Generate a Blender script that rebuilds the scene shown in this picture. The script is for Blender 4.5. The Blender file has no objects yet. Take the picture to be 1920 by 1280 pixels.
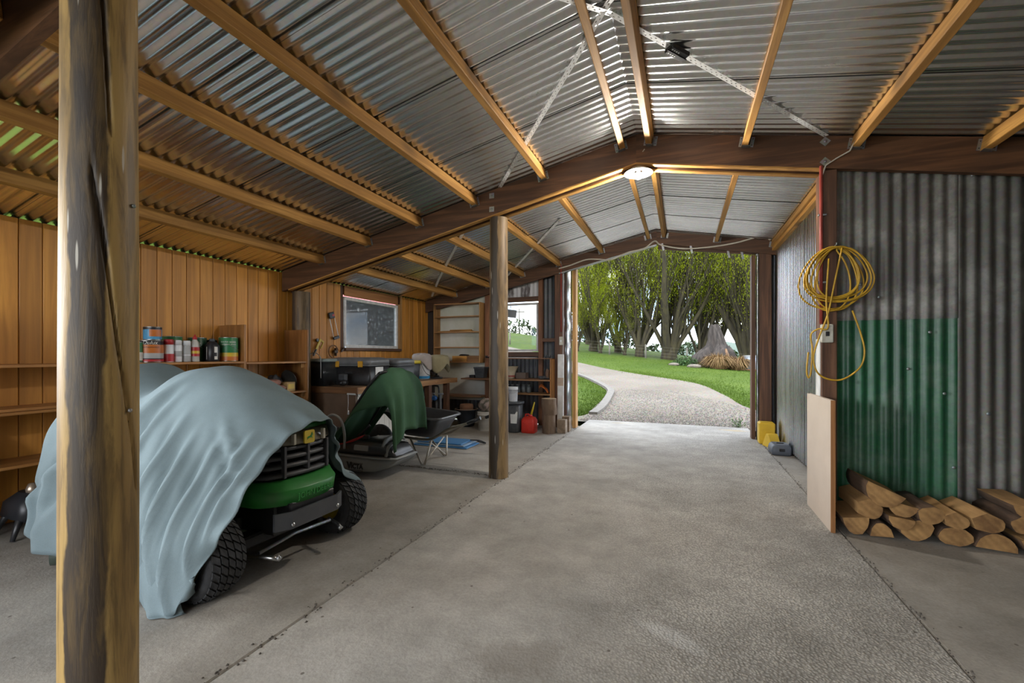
import bpy, bmesh, math, random
import numpy as np
from mathutils import Vector, Matrix, Euler

random.seed(7)
scene = bpy.context.scene
col = scene.collection
PI = math.pi

# ---------------------------------------------------------------- camera
F_PX, HORIZON, VPX = 820.0, 665.0, 1280.0
YAW = math.atan((VPX - 960.0) / F_PX)
cam_d = bpy.data.cameras.new('camera')
cam_d.sensor_width = 36.0
cam_d.lens = 36.0 * F_PX / 1920.0
cam_d.shift_y = (HORIZON - 640.0) / 1920.0
cam_d.clip_start, cam_d.clip_end = 0.05, 600
cam = bpy.data.objects.new('camera', cam_d)
cam.location = (0, 0, 1.2)
cam.rotation_euler = (PI / 2, 0, YAW)
col.objects.link(cam)
scene.camera = cam

# ---------------------------------------------------------------- view
scene.view_settings.view_transform = 'Standard'
scene.view_settings.look = 'None'
scene.view_settings.gamma = 1.0
scene.view_settings.use_curve_mapping = False
scene.view_settings.exposure = 0.82
scene.cycles.use_denoising = True
scene.cycles.max_bounces = 10
scene.cycles.diffuse_bounces = 6
scene.cycles.glossy_bounces = 4
scene.cycles.transparent_max_bounces = 16
scene.cycles.sample_clamp_indirect = 6.0

# ---------------------------------------------------------------- sky: bright broken cloud
SKY = 3.5
w = bpy.data.worlds.new('sky'); scene.world = w; w.use_nodes = True
nt = w.node_tree; nt.nodes.clear()
def N(nt, t, **kw):
    n = nt.nodes.new(t)
    for k, v in kw.items(): setattr(n, k, v)
    return n
tc = N(nt, 'ShaderNodeTexCoord'); mp = N(nt, 'ShaderNodeMapping'); mp.inputs['Scale'].default_value = (2.2, 2.2, 5.0)
no = N(nt, 'ShaderNodeTexNoise'); no.inputs['Scale'].default_value = 2.4; no.inputs['Detail'].default_value = 7
rp = N(nt, 'ShaderNodeValToRGB')
rp.color_ramp.elements[0].position = .40; rp.color_ramp.elements[0].color = (.30, .42, .60, 1)
rp.color_ramp.elements[1].position = .56; rp.color_ramp.elements[1].color = (.92, .93, .95, 1)
bg = N(nt, 'ShaderNodeBackground'); bg.inputs['Strength'].default_value = SKY
ow = N(nt, 'ShaderNodeOutputWorld')
L = nt.links.new
L(tc.outputs['Generated'], mp.inputs['Vector']); L(mp.outputs['Vector'], no.inputs['Vector'])
L(no.outputs['Fac'], rp.inputs['Fac']); L(rp.outputs['Color'], bg.inputs['Color']); L(bg.outputs['Background'], ow.inputs['Surface'])

# ---------------------------------------------------------------- daylight entering by a big side window in the left wall (left of the frame) plus a rear lamp added as fill
def area(name, loc, rot, sx, sy, power, color):
    d = bpy.data.lights.new(name, 'AREA'); d.shape = 'RECTANGLE'; d.size = sx; d.size_y = sy; d.energy = power; d.color = color
    o = bpy.data.objects.new(name, d); o.location = loc; o.rotation_euler = rot; col.objects.link(o); return o
area('side_window_daylight', (-7.4, -1.5, 2.15), (0, -PI / 2 - .10, .50), 1.6, 2.2, 270, (.93, .97, 1.0))
area('rear_fill_light', (-2.3, -2.75, 1.45), (PI / 2, 0, 0), 3.2, 1.3, 34, (1.0, .97, .93))  # added lamp behind the view, fills the bench and end wall

# ================================================================ materials
MATS = {}
def _nodes(name):
    m = bpy.data.materials.new(name); m.use_nodes = True
    nt = m.node_tree; b = nt.nodes['Principled BSDF']
    return m, nt, b
def _coord(nt, stretch, rnd=True):
    tc = N(nt, 'ShaderNodeTexCoord'); mp = N(nt, 'ShaderNodeMapping'); mp.inputs['Scale'].default_value = stretch
    if rnd:
        oi = N(nt, 'ShaderNodeObjectInfo'); ml = N(nt, 'ShaderNodeMath', operation='MULTIPLY'); ml.inputs[1].default_value = 37.0
        nt.links.new(oi.outputs['Random'], ml.inputs[0])
        ad = N(nt, 'ShaderNodeVectorMath', operation='ADD')
        nt.links.new(tc.outputs['Object'], ad.inputs[0]); nt.links.new(ml.outputs[0], ad.inputs[1])
        nt.links.new(ad.outputs[0], mp.inputs['Vector'])
    else:
        nt.links.new(tc.outputs['Object'], mp.inputs['Vector'])
    return mp.outputs['Vector']
def _noise(nt, vec, scale, detail=5, rough=.55, dist=0):
    n = N(nt, 'ShaderNodeTexNoise'); n.inputs['Scale'].default_value = scale; n.inputs['Detail'].default_value = detail
    n.inputs['Roughness'].default_value = rough; n.inputs['Distortion'].default_value = dist
    nt.links.new(vec, n.inputs['Vector']); return n.outputs['Fac']
def _ramp(nt, fac, stops):
    r = N(nt, 'ShaderNodeValToRGB'); e = r.color_ramp.elements
    while len(e) < len(stops): e.new(.5)
    for i, (p, c) in enumerate(stops): e[i].position = p; e[i].color = (*c, 1) if len(c) == 3 else c
    nt.links.new(fac, r.inputs['Fac']); return r.outputs['Color']
def _mix(nt, fac, a, b, mode='MIX'):
    m = N(nt, 'ShaderNodeMix', data_type='RGBA', blend_type=mode)
    for s, v in (('Factor', fac), ('A', a), ('B', b)):
        i = [x for x in m.inputs if x.name == s and (s == 'Factor' and x.type == 'VALUE' or s != 'Factor' and x.type == 'RGBA')][0]
        if isinstance(v, (int, float)): i.default_value = v
        elif isinstance(v, tuple): i.default_value = (*v, 1) if len(v) == 3 else v
        else: nt.links.new(v, i)
    return [x for x in m.outputs if x.type == 'RGBA'][0]
def _bump(nt, b, h, strength, dist=.01):
    bp = N(nt, 'ShaderNodeBump'); bp.inputs['Strength'].default_value = strength; bp.inputs['Distance'].default_value = dist
    nt.links.new(h, bp.inputs['Height']); nt.links.new(bp.outputs['Normal'], b.inputs['Normal'])
def plain(name, c, rough=.5, metal=0, c2=None, scale=8, bump=0, stretch=(1, 1, 1), spec=.5, bscale=None, lo=.35, hi=.65):
    if name in MATS: return MATS[name]
    m, nt, b = _nodes(name)
    c2 = c2 or tuple(min(1, x * .82) for x in c)
    v = _coord(nt, stretch); f = _noise(nt, v, scale)
    nt.links.new(_ramp(nt, f, [(lo, c2), (hi, c)]), b.inputs['Base Color'])
    b.inputs['Roughness'].default_value = rough; b.inputs['Metallic'].default_value = metal
    b.inputs['Specular IOR Level'].default_value = spec
    if bump: _bump(nt, b, _noise(nt, v, bscale or scale * 3), bump)
    MATS[name] = m; return m
def wood(name, c1, c2, axis='Y', scale=9, rough=.65, knots=True, bump=.12, vary=.25, dark=None):
    """sawn timber: grain streaks along one axis, knots, board to board variation"""
    m, nt, b = _nodes(name)
    st = {'X': (.06, 1, 1), 'Y': (1, .06, 1), 'Z': (1, 1, .06)}[axis]
    v = _coord(nt, st); g = _noise(nt, v, scale * 2.4, 6, .6, .6)
    col_ = _ramp(nt, g, [(.38, tuple(x * .8 for x in c2)), (.48, c2), (.62, c1)])
    st2 = {'X': (.25, 1, 1), 'Y': (1, .25, 1), 'Z': (1, 1, .25)}[axis]
    v2 = _coord(nt, st2); g2 = _noise(nt, v2, 3.2, 3)
    col_ = _mix(nt, _ramp(nt, g2, [(.45, (0, 0, 0)), (.75, (.45, .45, .45))]), col_, tuple(x * .62 for x in c2))
    if knots:
        st3 = {'X': (.5, 1, 1), 'Y': (1, .5, 1), 'Z': (1, 1, .5)}[axis]
        v3 = _coord(nt, st3)
        vo = N(nt, 'ShaderNodeTexVoronoi'); vo.inputs['Scale'].default_value = 3.3; nt.links.new(v3, vo.inputs['Vector'])
        k = _ramp(nt, vo.outputs['Distance'], [(.10, (.8, .8, .8)), (.24, (0, 0, 0))])
        col_ = _mix(nt, k, col_, tuple(x * .35 for x in c2))
    oi = N(nt, 'ShaderNodeObjectInfo')
    hs = N(nt, 'ShaderNodeHueSaturation')
    mr = N(nt, 'ShaderNodeMapRange'); mr.inputs['To Min'].default_value = 1 - vary; mr.inputs['To Max'].default_value = 1 + vary * .6
    nt.links.new(oi.outputs['Random'], mr.inputs['Value']); nt.links.new(mr.outputs[0], hs.inputs['Value']); nt.links.new(col_, hs.inputs['Color'])
    nt.links.new(hs.outputs['Color'], b.inputs['Base Color'])
    b.inputs['Roughness'].default_value = rough
    _bump(nt, b, g, bump, .006)
    MATS[name] = m; return m
def metal_sheet(name, c1, c2, rough=.32, metal=1.0, grime=(.20, .19, .17), amount=.35, streak='Z', bump=.05):
    m, nt, b = _nodes(name)
    v = _coord(nt, (1, 1, 1)); st = {'X': (.07, 1, 1), 'Y': (1, .07, 1), 'Z': (1, 1, .07)}[streak]
    v2 = _coord(nt, st)
    sp = N(nt, 'ShaderNodeTexVoronoi'); sp.inputs['Scale'].default_value = 55; nt.links.new(v, sp.inputs['Vector'])
    c = _mix(nt, .5, c1, c2); 
    f = _noise(nt, v2, 5, 6, .65)
    c = _ramp(nt, f, [(.3, c2), (.7, c1)])
    c = _mix(nt, .12, c, sp.outputs['Color'], 'OVERLAY')
    f2 = _noise(nt, v, 3.0, 8, .7)
    gm = _ramp(nt, f2, [(.5, (0, 0, 0)), (.75, (amount, amount, amount))])
    c = _mix(nt, gm, c, grime)
    nt.links.new(c, b.inputs['Base Color'])
    b.inputs['Metallic'].default_value = metal
    rr = N(nt, 'ShaderNodeMapRange'); rr.inputs['To Min'].default_value = rough - .06; rr.inputs['To Max'].default_value = rough + .14
    nt.links.new(f, rr.inputs['Value']); nt.links.new(rr.outputs[0], b.inputs['Roughness'])
    if bump: _bump(nt, b, f2, bump, .004)
    MATS[name] = m; return m
def concrete(name, base, aggregate=0.0):
    m, nt, b = _nodes(name)
    v = _coord(nt, (1, 1, 1), False)
    f1 = _noise(nt, v, .55, 6, .6); f2 = _noise(nt, v, 3.5, 8, .7); f3 = _noise(nt, v, 60, 3, .7)
    c = _ramp(nt, f1, [(.34, tuple(x * .62 for x in base)), (.68, tuple(min(1, x * 1.16) for x in base))])
    c = _mix(nt, .75, c, _ramp(nt, f2, [(.3, (.36, .35, .33)), (.7, (.66, .655, .64))]), 'OVERLAY')
    c = _mix(nt, .3, c, _ramp(nt, f3, [(.3, (.3, .3, .3)), (.7, (.7, .7, .7))]), 'OVERLAY')
    # small dark flecks of dirt and leaf
    vo = N(nt, 'ShaderNodeTexVoronoi'); vo.inputs['Scale'].default_value = 7; nt.links.new(v, vo.inputs['Vector'])
    fl = _ramp(nt, vo.outputs['Distance'], [(.035, (.8, .8, .8)), (.06, (0, 0, 0))])
    c = _mix(nt, fl, c, (.09, .07, .055))
    hgt = f3
    if aggregate:
        ag = N(nt, 'ShaderNodeTexVoronoi'); ag.inputs['Scale'].default_value = 88; nt.links.new(v, ag.inputs['Vector'])
        ac = _ramp(nt, ag.outputs['Distance'], [(.12, (.64, .64, .64)), (.62, (.33, .33, .33))])
        # exposed stones where the slab has worn, smooth elsewhere
        wm = N(nt, 'ShaderNodeTexNoise'); wm.inputs['Scale'].default_value = .42; wm.inputs['Detail'].default_value = 3; nt.links.new(v, wm.inputs['Vector'])
        sx = N(nt, 'ShaderNodeSeparateXYZ'); nt.links.new(v, sx.inputs[0])
        mrx = N(nt, 'ShaderNodeMapRange'); mrx.inputs['From Min'].default_value = -1.5; mrx.inputs['From Max'].default_value = .4
        nt.links.new(sx.outputs['X'], mrx.inputs['Value'])
        ad = N(nt, 'ShaderNodeMath', operation='MULTIPLY_ADD'); ad.inputs[1].default_value = 1.1; nt.links.new(wm.outputs['Fac'], ad.inputs[0])
        sb = N(nt, 'ShaderNodeMath', operation='MULTIPLY'); sb.inputs[1].default_value = .45; nt.links.new(mrx.outputs[0], sb.inputs[0])
        nt.links.new(sb.outputs[0], ad.inputs[2])
        wear = _ramp(nt, ad.outputs[0], [(.66, (.05, .05, .05)), (.95, (1, 1, 1))])
        fac = N(nt, 'ShaderNodeMath', operation='MULTIPLY'); fac.inputs[1].default_value = aggregate
        nt.links.new(wear, fac.inputs[0])
        c = _mix(nt, fac.outputs[0], c, _mix(nt, 1.0, c, ac, 'OVERLAY'))
        hm = N(nt, 'ShaderNodeMath', operation='MULTIPLY'); nt.links.new(ag.outputs['Distance'], hm.inputs[0]); nt.links.new(wear, hm.inputs[1])
        hi = N(nt, 'ShaderNodeMath', operation='MULTIPLY_ADD'); hi.inputs[1].default_value = -2.2; nt.links.new(hm.outputs[0], hi.inputs[0]); nt.links.new(f3, hi.inputs[2])
        hgt = hi.outputs[0]
    if aggregate:        # a spill of white powder on the slab and rusty leaf stain at the threshold
        for loc, rz, sc_, cc, k in (((-.05, 1.98, 0), -.45, (.34, .12, 1), (.64, .63, .61), .36), ((-.62, 1.62, 0), .3, (.42, .22, 1), (.20, .175, .145), .5), ((.75, 7.72, 0), 0, (.42, .16, 1), (.40, .28, .11), .6), ((-1.0, 7.85, 0), .1, (.45, .12, 1), (.36, .28, .15), .4)):
            mp = N(nt, 'ShaderNodeMapping', vector_type='TEXTURE'); mp.inputs['Location'].default_value = loc; mp.inputs['Rotation'].default_value = (0, 0, rz); mp.inputs['Scale'].default_value = sc_
            nt.links.new(v, mp.inputs['Vector']); ln = N(nt, 'ShaderNodeVectorMath', operation='LENGTH'); nt.links.new(mp.outputs[0], ln.inputs[0])
            ad = N(nt, 'ShaderNodeMath', operation='MULTIPLY_ADD'); ad.inputs[1].default_value = .9; nt.links.new(f2, ad.inputs[0]); nt.links.new(ln.outputs['Value'], ad.inputs[2])
            c = _mix(nt, _ramp(nt, ad.outputs[0], [(.75, (k, k, k)), (1.0, (0, 0, 0))]), c, cc)
    nt.links.new(c, b.inputs['Base Color']); b.inputs['Roughness'].default_value = .82
    _bump(nt, b, hgt, .40, .006)
    MATS[name] = m; return m
def fabric(name, c1, c2, scale=3, weave=260, rough=.85, bump=.15):
    m, nt, b = _nodes(name)
    v = _coord(nt, (1, 1, 1), False); f = _noise(nt, v, scale, 6, .6); f2 = _noise(nt, v, weave, 2)
    c = _ramp(nt, f, [(.35, c2), (.65, c1)])
    c = _mix(nt, .25, c, _ramp(nt, f2, [(.3, (.35, .35, .35)), (.7, (.65, .65, .65))]), 'OVERLAY')
    nt.links.new(c, b.inputs['Base Color']); b.inputs['Roughness'].default_value = rough
    b.inputs['Specular IOR Level'].default_value = .25
    _bump(nt, b, f2, bump, .002)
    MATS[name] = m; return m
def glass(name, tint=(.95, .97, .97), dirt=.25, dirtcol=(.75, .76, .76)):
    m, nt, b = _nodes(name)
    v = _coord(nt, (1, 1, .6), False)
    nt.nodes.remove(b); out = nt.nodes['Material Output']
    tr = N(nt, 'ShaderNodeBsdfTransparent'); tr.inputs['Color'].default_value = (*tint, 1)
    gl = N(nt, 'ShaderNodeBsdfGlossy'); gl.inputs['Roughness'].default_value = .03
    df = N(nt, 'ShaderNodeBsdfDiffuse'); df.inputs['Color'].default_value = (*dirtcol, 1)
    f = _noise(nt, v, 26, 8, .75)
    r = _ramp(nt, f, [(.56, (dirt * .10,) * 3), (.68, (dirt,) * 3)])
    fr = N(nt, 'ShaderNodeFresnel'); fr.inputs['IOR'].default_value = 1.35
    m1 = N(nt, 'ShaderNodeMixShader'); m2 = N(nt, 'ShaderNodeMixShader')
    nt.links.new(fr.outputs[0], m1.inputs[0]); nt.links.new(tr.outputs[0], m1.inputs[1]); nt.links.new(gl.outputs[0], m1.inputs[2])
    nt.links.new(r, m2.inputs[0]); nt.links.new(m1.outputs[0], m2.inputs[1]); nt.links.new(df.outputs[0], m2.inputs[2])
    nt.links.new(m2.outputs[0], out.inputs['Surface'])
    MATS[name] = m; return m

pine_y = wood('pine_along', (.62, .325, .08), (.43, .205, .045), 'Y')
pine_x = wood('pine_across', (.62, .325, .08), (.43, .205, .045), 'X')
pine_z = wood('pine_upright', (.64, .36, .13), (.46, .24, .08), 'Z')
brown_x = wood('stained_rafter', (.155, .068, .028), (.09, .038, .016), 'X', vary=.1, knots=False, rough=.6)
brown_z = wood('stained_post', (.17, .078, .038), (.10, .044, .022), 'Z', vary=.1, knots=False, rough=.6)
brown_y = wood('stained_batten', (.17, .078, .038), (.10, .044, .022), 'Y', vary=.1, knots=False, rough=.6)
plank_m = wood('varnished_plank', (.74, .335, .052), (.58, .245, .034), 'Z', scale=4, knots=False, rough=.5, bump=.05, vary=.16)
shelf_y = wood('shelf_board', (.50, .235, .065), (.36, .155, .04), 'Y', scale=6, knots=False, rough=.5, vary=.15)
shelf_z = wood('shelf_side', (.40, .18, .052), (.27, .118, .032), 'Z', scale=6, knots=False, rough=.5, vary=.15)
shelf_x = wood('shelf_board_across', (.56, .31, .13), (.42, .21, .075), 'X', scale=6, knots=False, rough=.5, vary=.15)
galv = metal_sheet('zinc_roofing', (.80, .805, .80), (.62, .625, .615), .20, 1.0, (.33, .31, .27), .3, 'X')
galv_wall = metal_sheet('zinc_wall', (.68, .71, .73), (.46, .49, .51), .26, 1.0, (.25, .25, .24), .5, 'Z')
galv_small = metal_sheet('zinc_bracket', (.42, .44, .45), (.26, .28, .29), .42, .9, (.2, .2, .2), .3, 'Z')
strap_m = plain('zinc_strap', (.90, .91, .91), .4, .15, (.76, .77, .78), 30)
old_iron = metal_sheet('weathered_iron', (.21, .195, .17), (.085, .08, .072), .55, .35, (.42, .40, .36), .7, 'Z', .12)
dark_iron = metal_sheet('dark_iron', (.085, .09, .10), (.045, .05, .056), .45, .3, (.19, .19, .18), .35, 'Z', .1)
green_iron = metal_sheet('green_painted_iron', (.026, .135, .06), (.012, .065, .03), .38, .0, (.22, .24, .20), .45, 'Z', .1)
slab_mid = concrete('concrete_middle', (.40, .378, .345), .9)
slab_side = concrete('concrete_side', (.315, .292, .26), 0)
black_plastic = plain('black_plastic', (.022, .022, .024), .38, 0, (.012, .012, .013), 40, .05)
dark_grey = plain('dark_grey_plastic', (.075, .08, .088), .45, 0, (.05, .054, .06), 30, .05)
rubber = plain('rubber', (.035, .035, .036), .75, 0, (.018, .018, .019), 25, .2)
white_paint = plain('white_paint', (.78, .78, .76), .5, 0, (.62, .62, .60), 10)
white_plastic = plain('white_plastic', (.80, .81, .82), .4, 0, (.66, .67, .69), 14)
steel = plain('steel', (.6, .6, .6), .3, 1, (.4, .4, .4), 30)

# ================================================================ mesh helpers
class MB:
    def __init__(s): s.v = []; s.f = []; s.sm = []; s.mi = []
    def add(s, verts, faces, smooth=False, mi=0):
        o = len(s.v); s.v.extend([tuple(p) for p in verts])
        for f in faces: s.f.append([o + i for i in f]); s.sm.append(smooth); s.mi.append(mi)
        return s
    def box(s, x0, x1, y0, y1, z0, z1, b=0, M=None, mi=0):
        cx, cy, cz = (x0 + x1) / 2, (y0 + y1) / 2, (z0 + z1) / 2
        h = (abs(x1 - x0) / 2, abs(y1 - y0) / 2, abs(z1 - z0) / 2)
        b = min(b, min(h) * .9)
        if b <= 0:
            V = [(cx + sx * h[0], cy + sy * h[1], cz + sz * h[2]) for sx in (-1, 1) for sy in (-1, 1) for sz in (-1, 1)]
            Fc = [(0, 1, 3, 2), (4, 6, 7, 5), (0, 4, 5, 1), (2, 3, 7, 6), (0, 2, 6, 4), (1, 5, 7, 3)]
        else:
            V = []; idx = {}
            for sx in (-1, 1):
                for sy in (-1, 1):
                    for sz in (-1, 1):
                        for a in range(3):
                            q = [h[0] - b, h[1] - b, h[2] - b]; q[a] += b
                            idx[sx, sy, sz, a] = len(V)
                            V.append((cx + sx * q[0], cy + sy * q[1], cz + sz * q[2]))
            Fc = []
            def k(a, sa, o1, s1, o2, s2, ax):
                t = [0, 0, 0]; t[a] = sa; t[o1] = s1; t[o2] = s2; return idx[t[0], t[1], t[2], ax]
            for a in range(3):
                o1, o2 = (a + 1) % 3, (a + 2) % 3
                for sa in (-1, 1):
                    q = [k(a, sa, o1, -1, o2, -1, a), k(a, sa, o1, 1, o2, -1, a), k(a, sa, o1, 1, o2, 1, a), k(a, sa, o1, -1, o2, 1, a)]
                    Fc.append(q if sa > 0 else q[::-1])
                for s1 in (-1, 1):
                    for s2 in (-1, 1):
                        q = [k(o1, s1, o2, s2, a, -1, o1), k(o1, s1, o2, s2, a, -1, o2), k(o1, s1, o2, s2, a, 1, o2), k(o1, s1, o2, s2, a, 1, o1)]
                        Fc.append(q if s1 * s2 > 0 else q[::-1])
            for sx in (-1, 1):
                for sy in (-1, 1):
                    for sz in (-1, 1):
                        q = [idx[sx, sy, sz, 0], idx[sx, sy, sz, 1], idx[sx, sy, sz, 2]]
                        Fc.append(q if sx * sy * sz > 0 else q[::-1])
        if M is not None: V = [M @ Vector(p) for p in V]
        return s.add(V, Fc, False, mi)
    def tube(s, pts, r, n=8, closed=False, caps=True, smooth=True, mi=0, flat=None):
        P = [Vector(p) for p in pts]; m = len(P)
        R = r if isinstance(r, (list, tuple)) else [r] * m
        V = []; up = None
        for i in range(m):
            a = P[(i - 1) % m] if (closed or i > 0) else P[i]; b = P[(i + 1) % m] if (closed or i < m - 1) else P[i]
            t = (b - a); t = t.normalized() if t.length > 1e-9 else Vector((0, 0, 1))
            if up is None:
                up = Vector((0, 0, 1)) if abs(t.z) < .9 else Vector((1, 0, 0))
            x = up - t * up.dot(t); x = x.normalized() if x.length > 1e-6 else t.orthogonal().normalized()
            y = t.cross(x); up = x
            for k in range(n):
                a_ = 2 * PI * k / n
                V.append(P[i] + x * (R[i] * math.cos(a_)) + y * (R[i] * (flat or 1) * math.sin(a_)))
        Fc = []
        for i in range(m if closed else m - 1):
            j = (i + 1) % m
            for k in range(n):
                l = (k + 1) % n
                Fc.append((i * n + k, i * n + l, j * n + l, j * n + k))
        s.add(V, Fc, smooth, mi)
        if caps and not closed:
            o = len(s.v) - len(V)
            s.f.append([o + k for k in range(n)][::-1]); s.sm.append(False); s.mi.append(mi)
            s.f.append([o + (m - 1) * n + k for k in range(n)]); s.sm.append(False); s.mi.append(mi)
        return s
    def lathe(s, prof, n=24, M=None, smooth=True, mi=0, caps=True):
        V = [(r * math.cos(2 * PI * k / n), r * math.sin(2 * PI * k / n), z) for r, z in prof for k in range(n)]
        if M is not None: V = [M @ Vector(p) for p in V]
        Fc = [(i * n + k, i * n + (k + 1) % n, (i + 1) * n + (k + 1) % n, (i + 1) * n + k) for i in range(len(prof) - 1) for k in range(n)]
        s.add(V, Fc, smooth, mi)
        if caps:
            o = len(s.v) - len(V)
            if prof[0][0] > 1e-5: s.f.append([o + k for k in range(n)][::-1]); s.sm.append(False); s.mi.append(mi)
            if prof[-1][0] > 1e-5: s.f.append([o + (len(prof) - 1) * n + k for k in range(n)]); s.sm.append(False); s.mi.append(mi)
        return s
    def prism(s, out, h0, h1, M=None, mi=0, smooth=False):
        """outline in (a, b), extruded along the third axis from h0 to h1; M maps (a, b, h)"""
        n = len(out); V = [(a, b, h0) for a, b in out] + [(a, b, h1) for a, b in out]
        if M is not None: V = [M @ Vector(p) for p in V]
        Fc = [(i, (i + 1) % n, n + (i + 1) % n, n + i) for i in range(n)]
        s.add(V, Fc, smooth, mi)
        o = len(s.v) - 2 * n
        s.f.append([o + i for i in range(n)][::-1]); s.f.append([o + n + i for i in range(n)])
        s.sm += [False, False]; s.mi += [mi, mi]
        return s
    def grid(s, P, smooth=True, mi=0, flip=False):
        nu, nv = len(P), len(P[0])
        V = [tuple(p) for row in P for p in row]
        Fc = [(i * nv + j, i * nv + j + 1, (i + 1) * nv + j + 1, (i + 1) * nv + j) for i in range(nu - 1) for j in range(nv - 1)]
        if flip: Fc = [f[::-1] for f in Fc]
        return s.add(V, Fc, smooth, mi)
    def build(s, name, mat, parent=None, origin=(0, 0, 0), solid=0, sub=0, weld=False):
        me = bpy.data.meshes.new(name)
        ox, oy, oz = origin
        me.from_pydata([(x - ox, y - oy, z - oz) for x, y, z in s.v], [], s.f)
        for m in (mat if isinstance(mat, (list, tuple)) else [mat]): me.materials.append(m)
        me.polygons.foreach_set('use_smooth', s.sm); me.polygons.foreach_set('material_index', s.mi)
        me.validate(); me.update()
        o = bpy.data.objects.new(name, me); col.objects.link(o); o.location = origin
        if parent is not None: o.parent = parent
        if sub:
            sb = o.modifiers.new('smooth', 'SUBSURF'); sb.levels = sub; sb.render_levels = sub
        if solid:
            sd = o.modifiers.new('thickness', 'SOLIDIFY'); sd.thickness = solid; sd.offset = 0
        return o
def tag(o, label=None, cat=None, group=None, kind=None):
    if label: o['label'] = label
    if cat: o['category'] = cat
    if group: o['group'] = group
    if kind: o['kind'] = kind
    return o
def thing(name, label, cat, loc=(0, 0, 0), rotz=0, group=None):
    o = bpy.data.objects.new(name, None); col.objects.link(o); o.location = loc; o.rotation_euler = (0, 0, rotz)
    o.empty_display_size = .1
    return tag(o, label, cat, group)
def structure(name, label=None, cat=None):
    o = bpy.data.objects.new(name, None); col.objects.link(o); o['kind'] = 'structure'; o.empty_display_size = .1
    return tag(o, label, cat)
def copy_tree(o, parent=None):
    c = o.copy(); col.objects.link(c); c.parent = parent
    for ch in list(o.children): copy_tree(ch, c)
    return c
def dup(o, loc, rot=None):
    c = o.copy(); col.objects.link(c); c.location = loc
    if rot is not None: c.rotation_euler = rot
    return c
def catmull(P, m):
    """P: array (n, ...) of control points -> (n-1)*m+1 points"""
    P = np.asarray(P, float); n = len(P)
    E = np.concatenate([[2 * P[0] - P[1]], P, [2 * P[-1] - P[-2]]]); out = []
    for i in range(n - 1):
        a, b, c, d = E[i], E[i + 1], E[i + 2], E[i + 3]
        for k in range(m):
            t = k / m
            out.append(.5 * ((2 * b) + (-a + c) * t + (2 * a - 5 * b + 4 * c - d) * t * t + (-a + 3 * b - 3 * c + d) * t ** 3))
    out.append(P[-1]); return np.array(out)
def surf(ctrl, mu, mv):
    A = catmull(np.array(ctrl, float), mu)
    return np.transpose(catmull(np.transpose(A, (1, 0, 2)), mv), (1, 0, 2))
def normals(P):
    du = np.gradient(P, axis=0); dv = np.gradient(P, axis=1); n = np.cross(du, dv)
    return n / (np.linalg.norm(n, axis=2, keepdims=True) + 1e-9)
def RX(a): return Matrix.Rotation(a, 4, 'X')
def RY(a): return Matrix.Rotation(a, 4, 'Y')
def RZ(a): return Matrix.Rotation(a, 4, 'Z')
def T(x, y, z): return Matrix.Translation((x, y, z))
def text_mesh(txt, size, M, depth=.0008, bend=None, shear=0, bold=0):
    """lettering as a mesh builder; M maps (x right, y up, z out); bend = cylinder radius"""
    c = bpy.data.curves.new('t', 'FONT'); c.body = txt; c.size = size; c.align_x = 'CENTER'; c.align_y = 'CENTER'
    c.extrude = depth; c.shear = shear; c.offset = bold; c.resolution_u = 3
    o = bpy.data.objects.new('t', c); col.objects.link(o)
    dg = bpy.context.evaluated_depsgraph_get(); me = bpy.data.meshes.new_from_object(o.evaluated_get(dg))
    b = MB(); V = []
    for v in me.vertices:
        x, y, z = v.co
        if bend: a = x / bend; x, z = (bend + z) * math.sin(a), (bend + z) * math.cos(a) - bend
        V.append(M @ Vector((x, y, z)))
    b.add(V, [list(p.vertices) for p in me.polygons])
    bpy.data.objects.remove(o); bpy.data.curves.remove(c); bpy.data.meshes.remove(me)
    return b
# facing matrices: local (x right, y up, z out of the face) -> world
FACE_MY = Matrix(((1, 0, 0, 0), (0, 0, -1, 0), (0, 1, 0, 0), (0, 0, 0, 1)))      # faces -y
FACE_PX = Matrix(((0, 0, 1, 0), (1, 0, 0, 0), (0, 1, 0, 0), (0, 0, 0, 1)))       # faces +x
def corr(o, u, v, n, width, length, pitch=.0762, amp=.0085, seg=6, rows=2, phase=0, wob=0):
    """corrugated sheet: u across the corrugations, v along them, n the normal"""
    o, u, v, n = Vector(o), Vector(u), Vector(v), Vector(n)
    k = max(2, int(round(width / pitch * seg))); b = MB(); P = []
    for i in range(k + 1):
        s = width * i / k; h = amp * math.sin(2 * PI * s / pitch + phase)
        P.append([o + u * s + v * (length * j / (rows - 1)) + n * (h + wob * math.sin(j * 1.7 + i * .13)) for j in range(rows)])
    return b.grid(P)

# ================================================================ the shed
XR, ZR = -.37, 3.09            # ridge
SL, SR = .217, .19             # roof falls
XL, XO = -4.48, 3.9            # left wall, far right wall (off frame)
Y1, YE = 3.95, 7.2             # middle portal, end wall
YN, YB = .88, -2.7             # near portal, rear wall behind the camera
YS = 8.07                      # front edge of the slab
def zroof(x): return ZR - (SL * (XR - x) if x < XR else SR * (x - XR))

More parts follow.
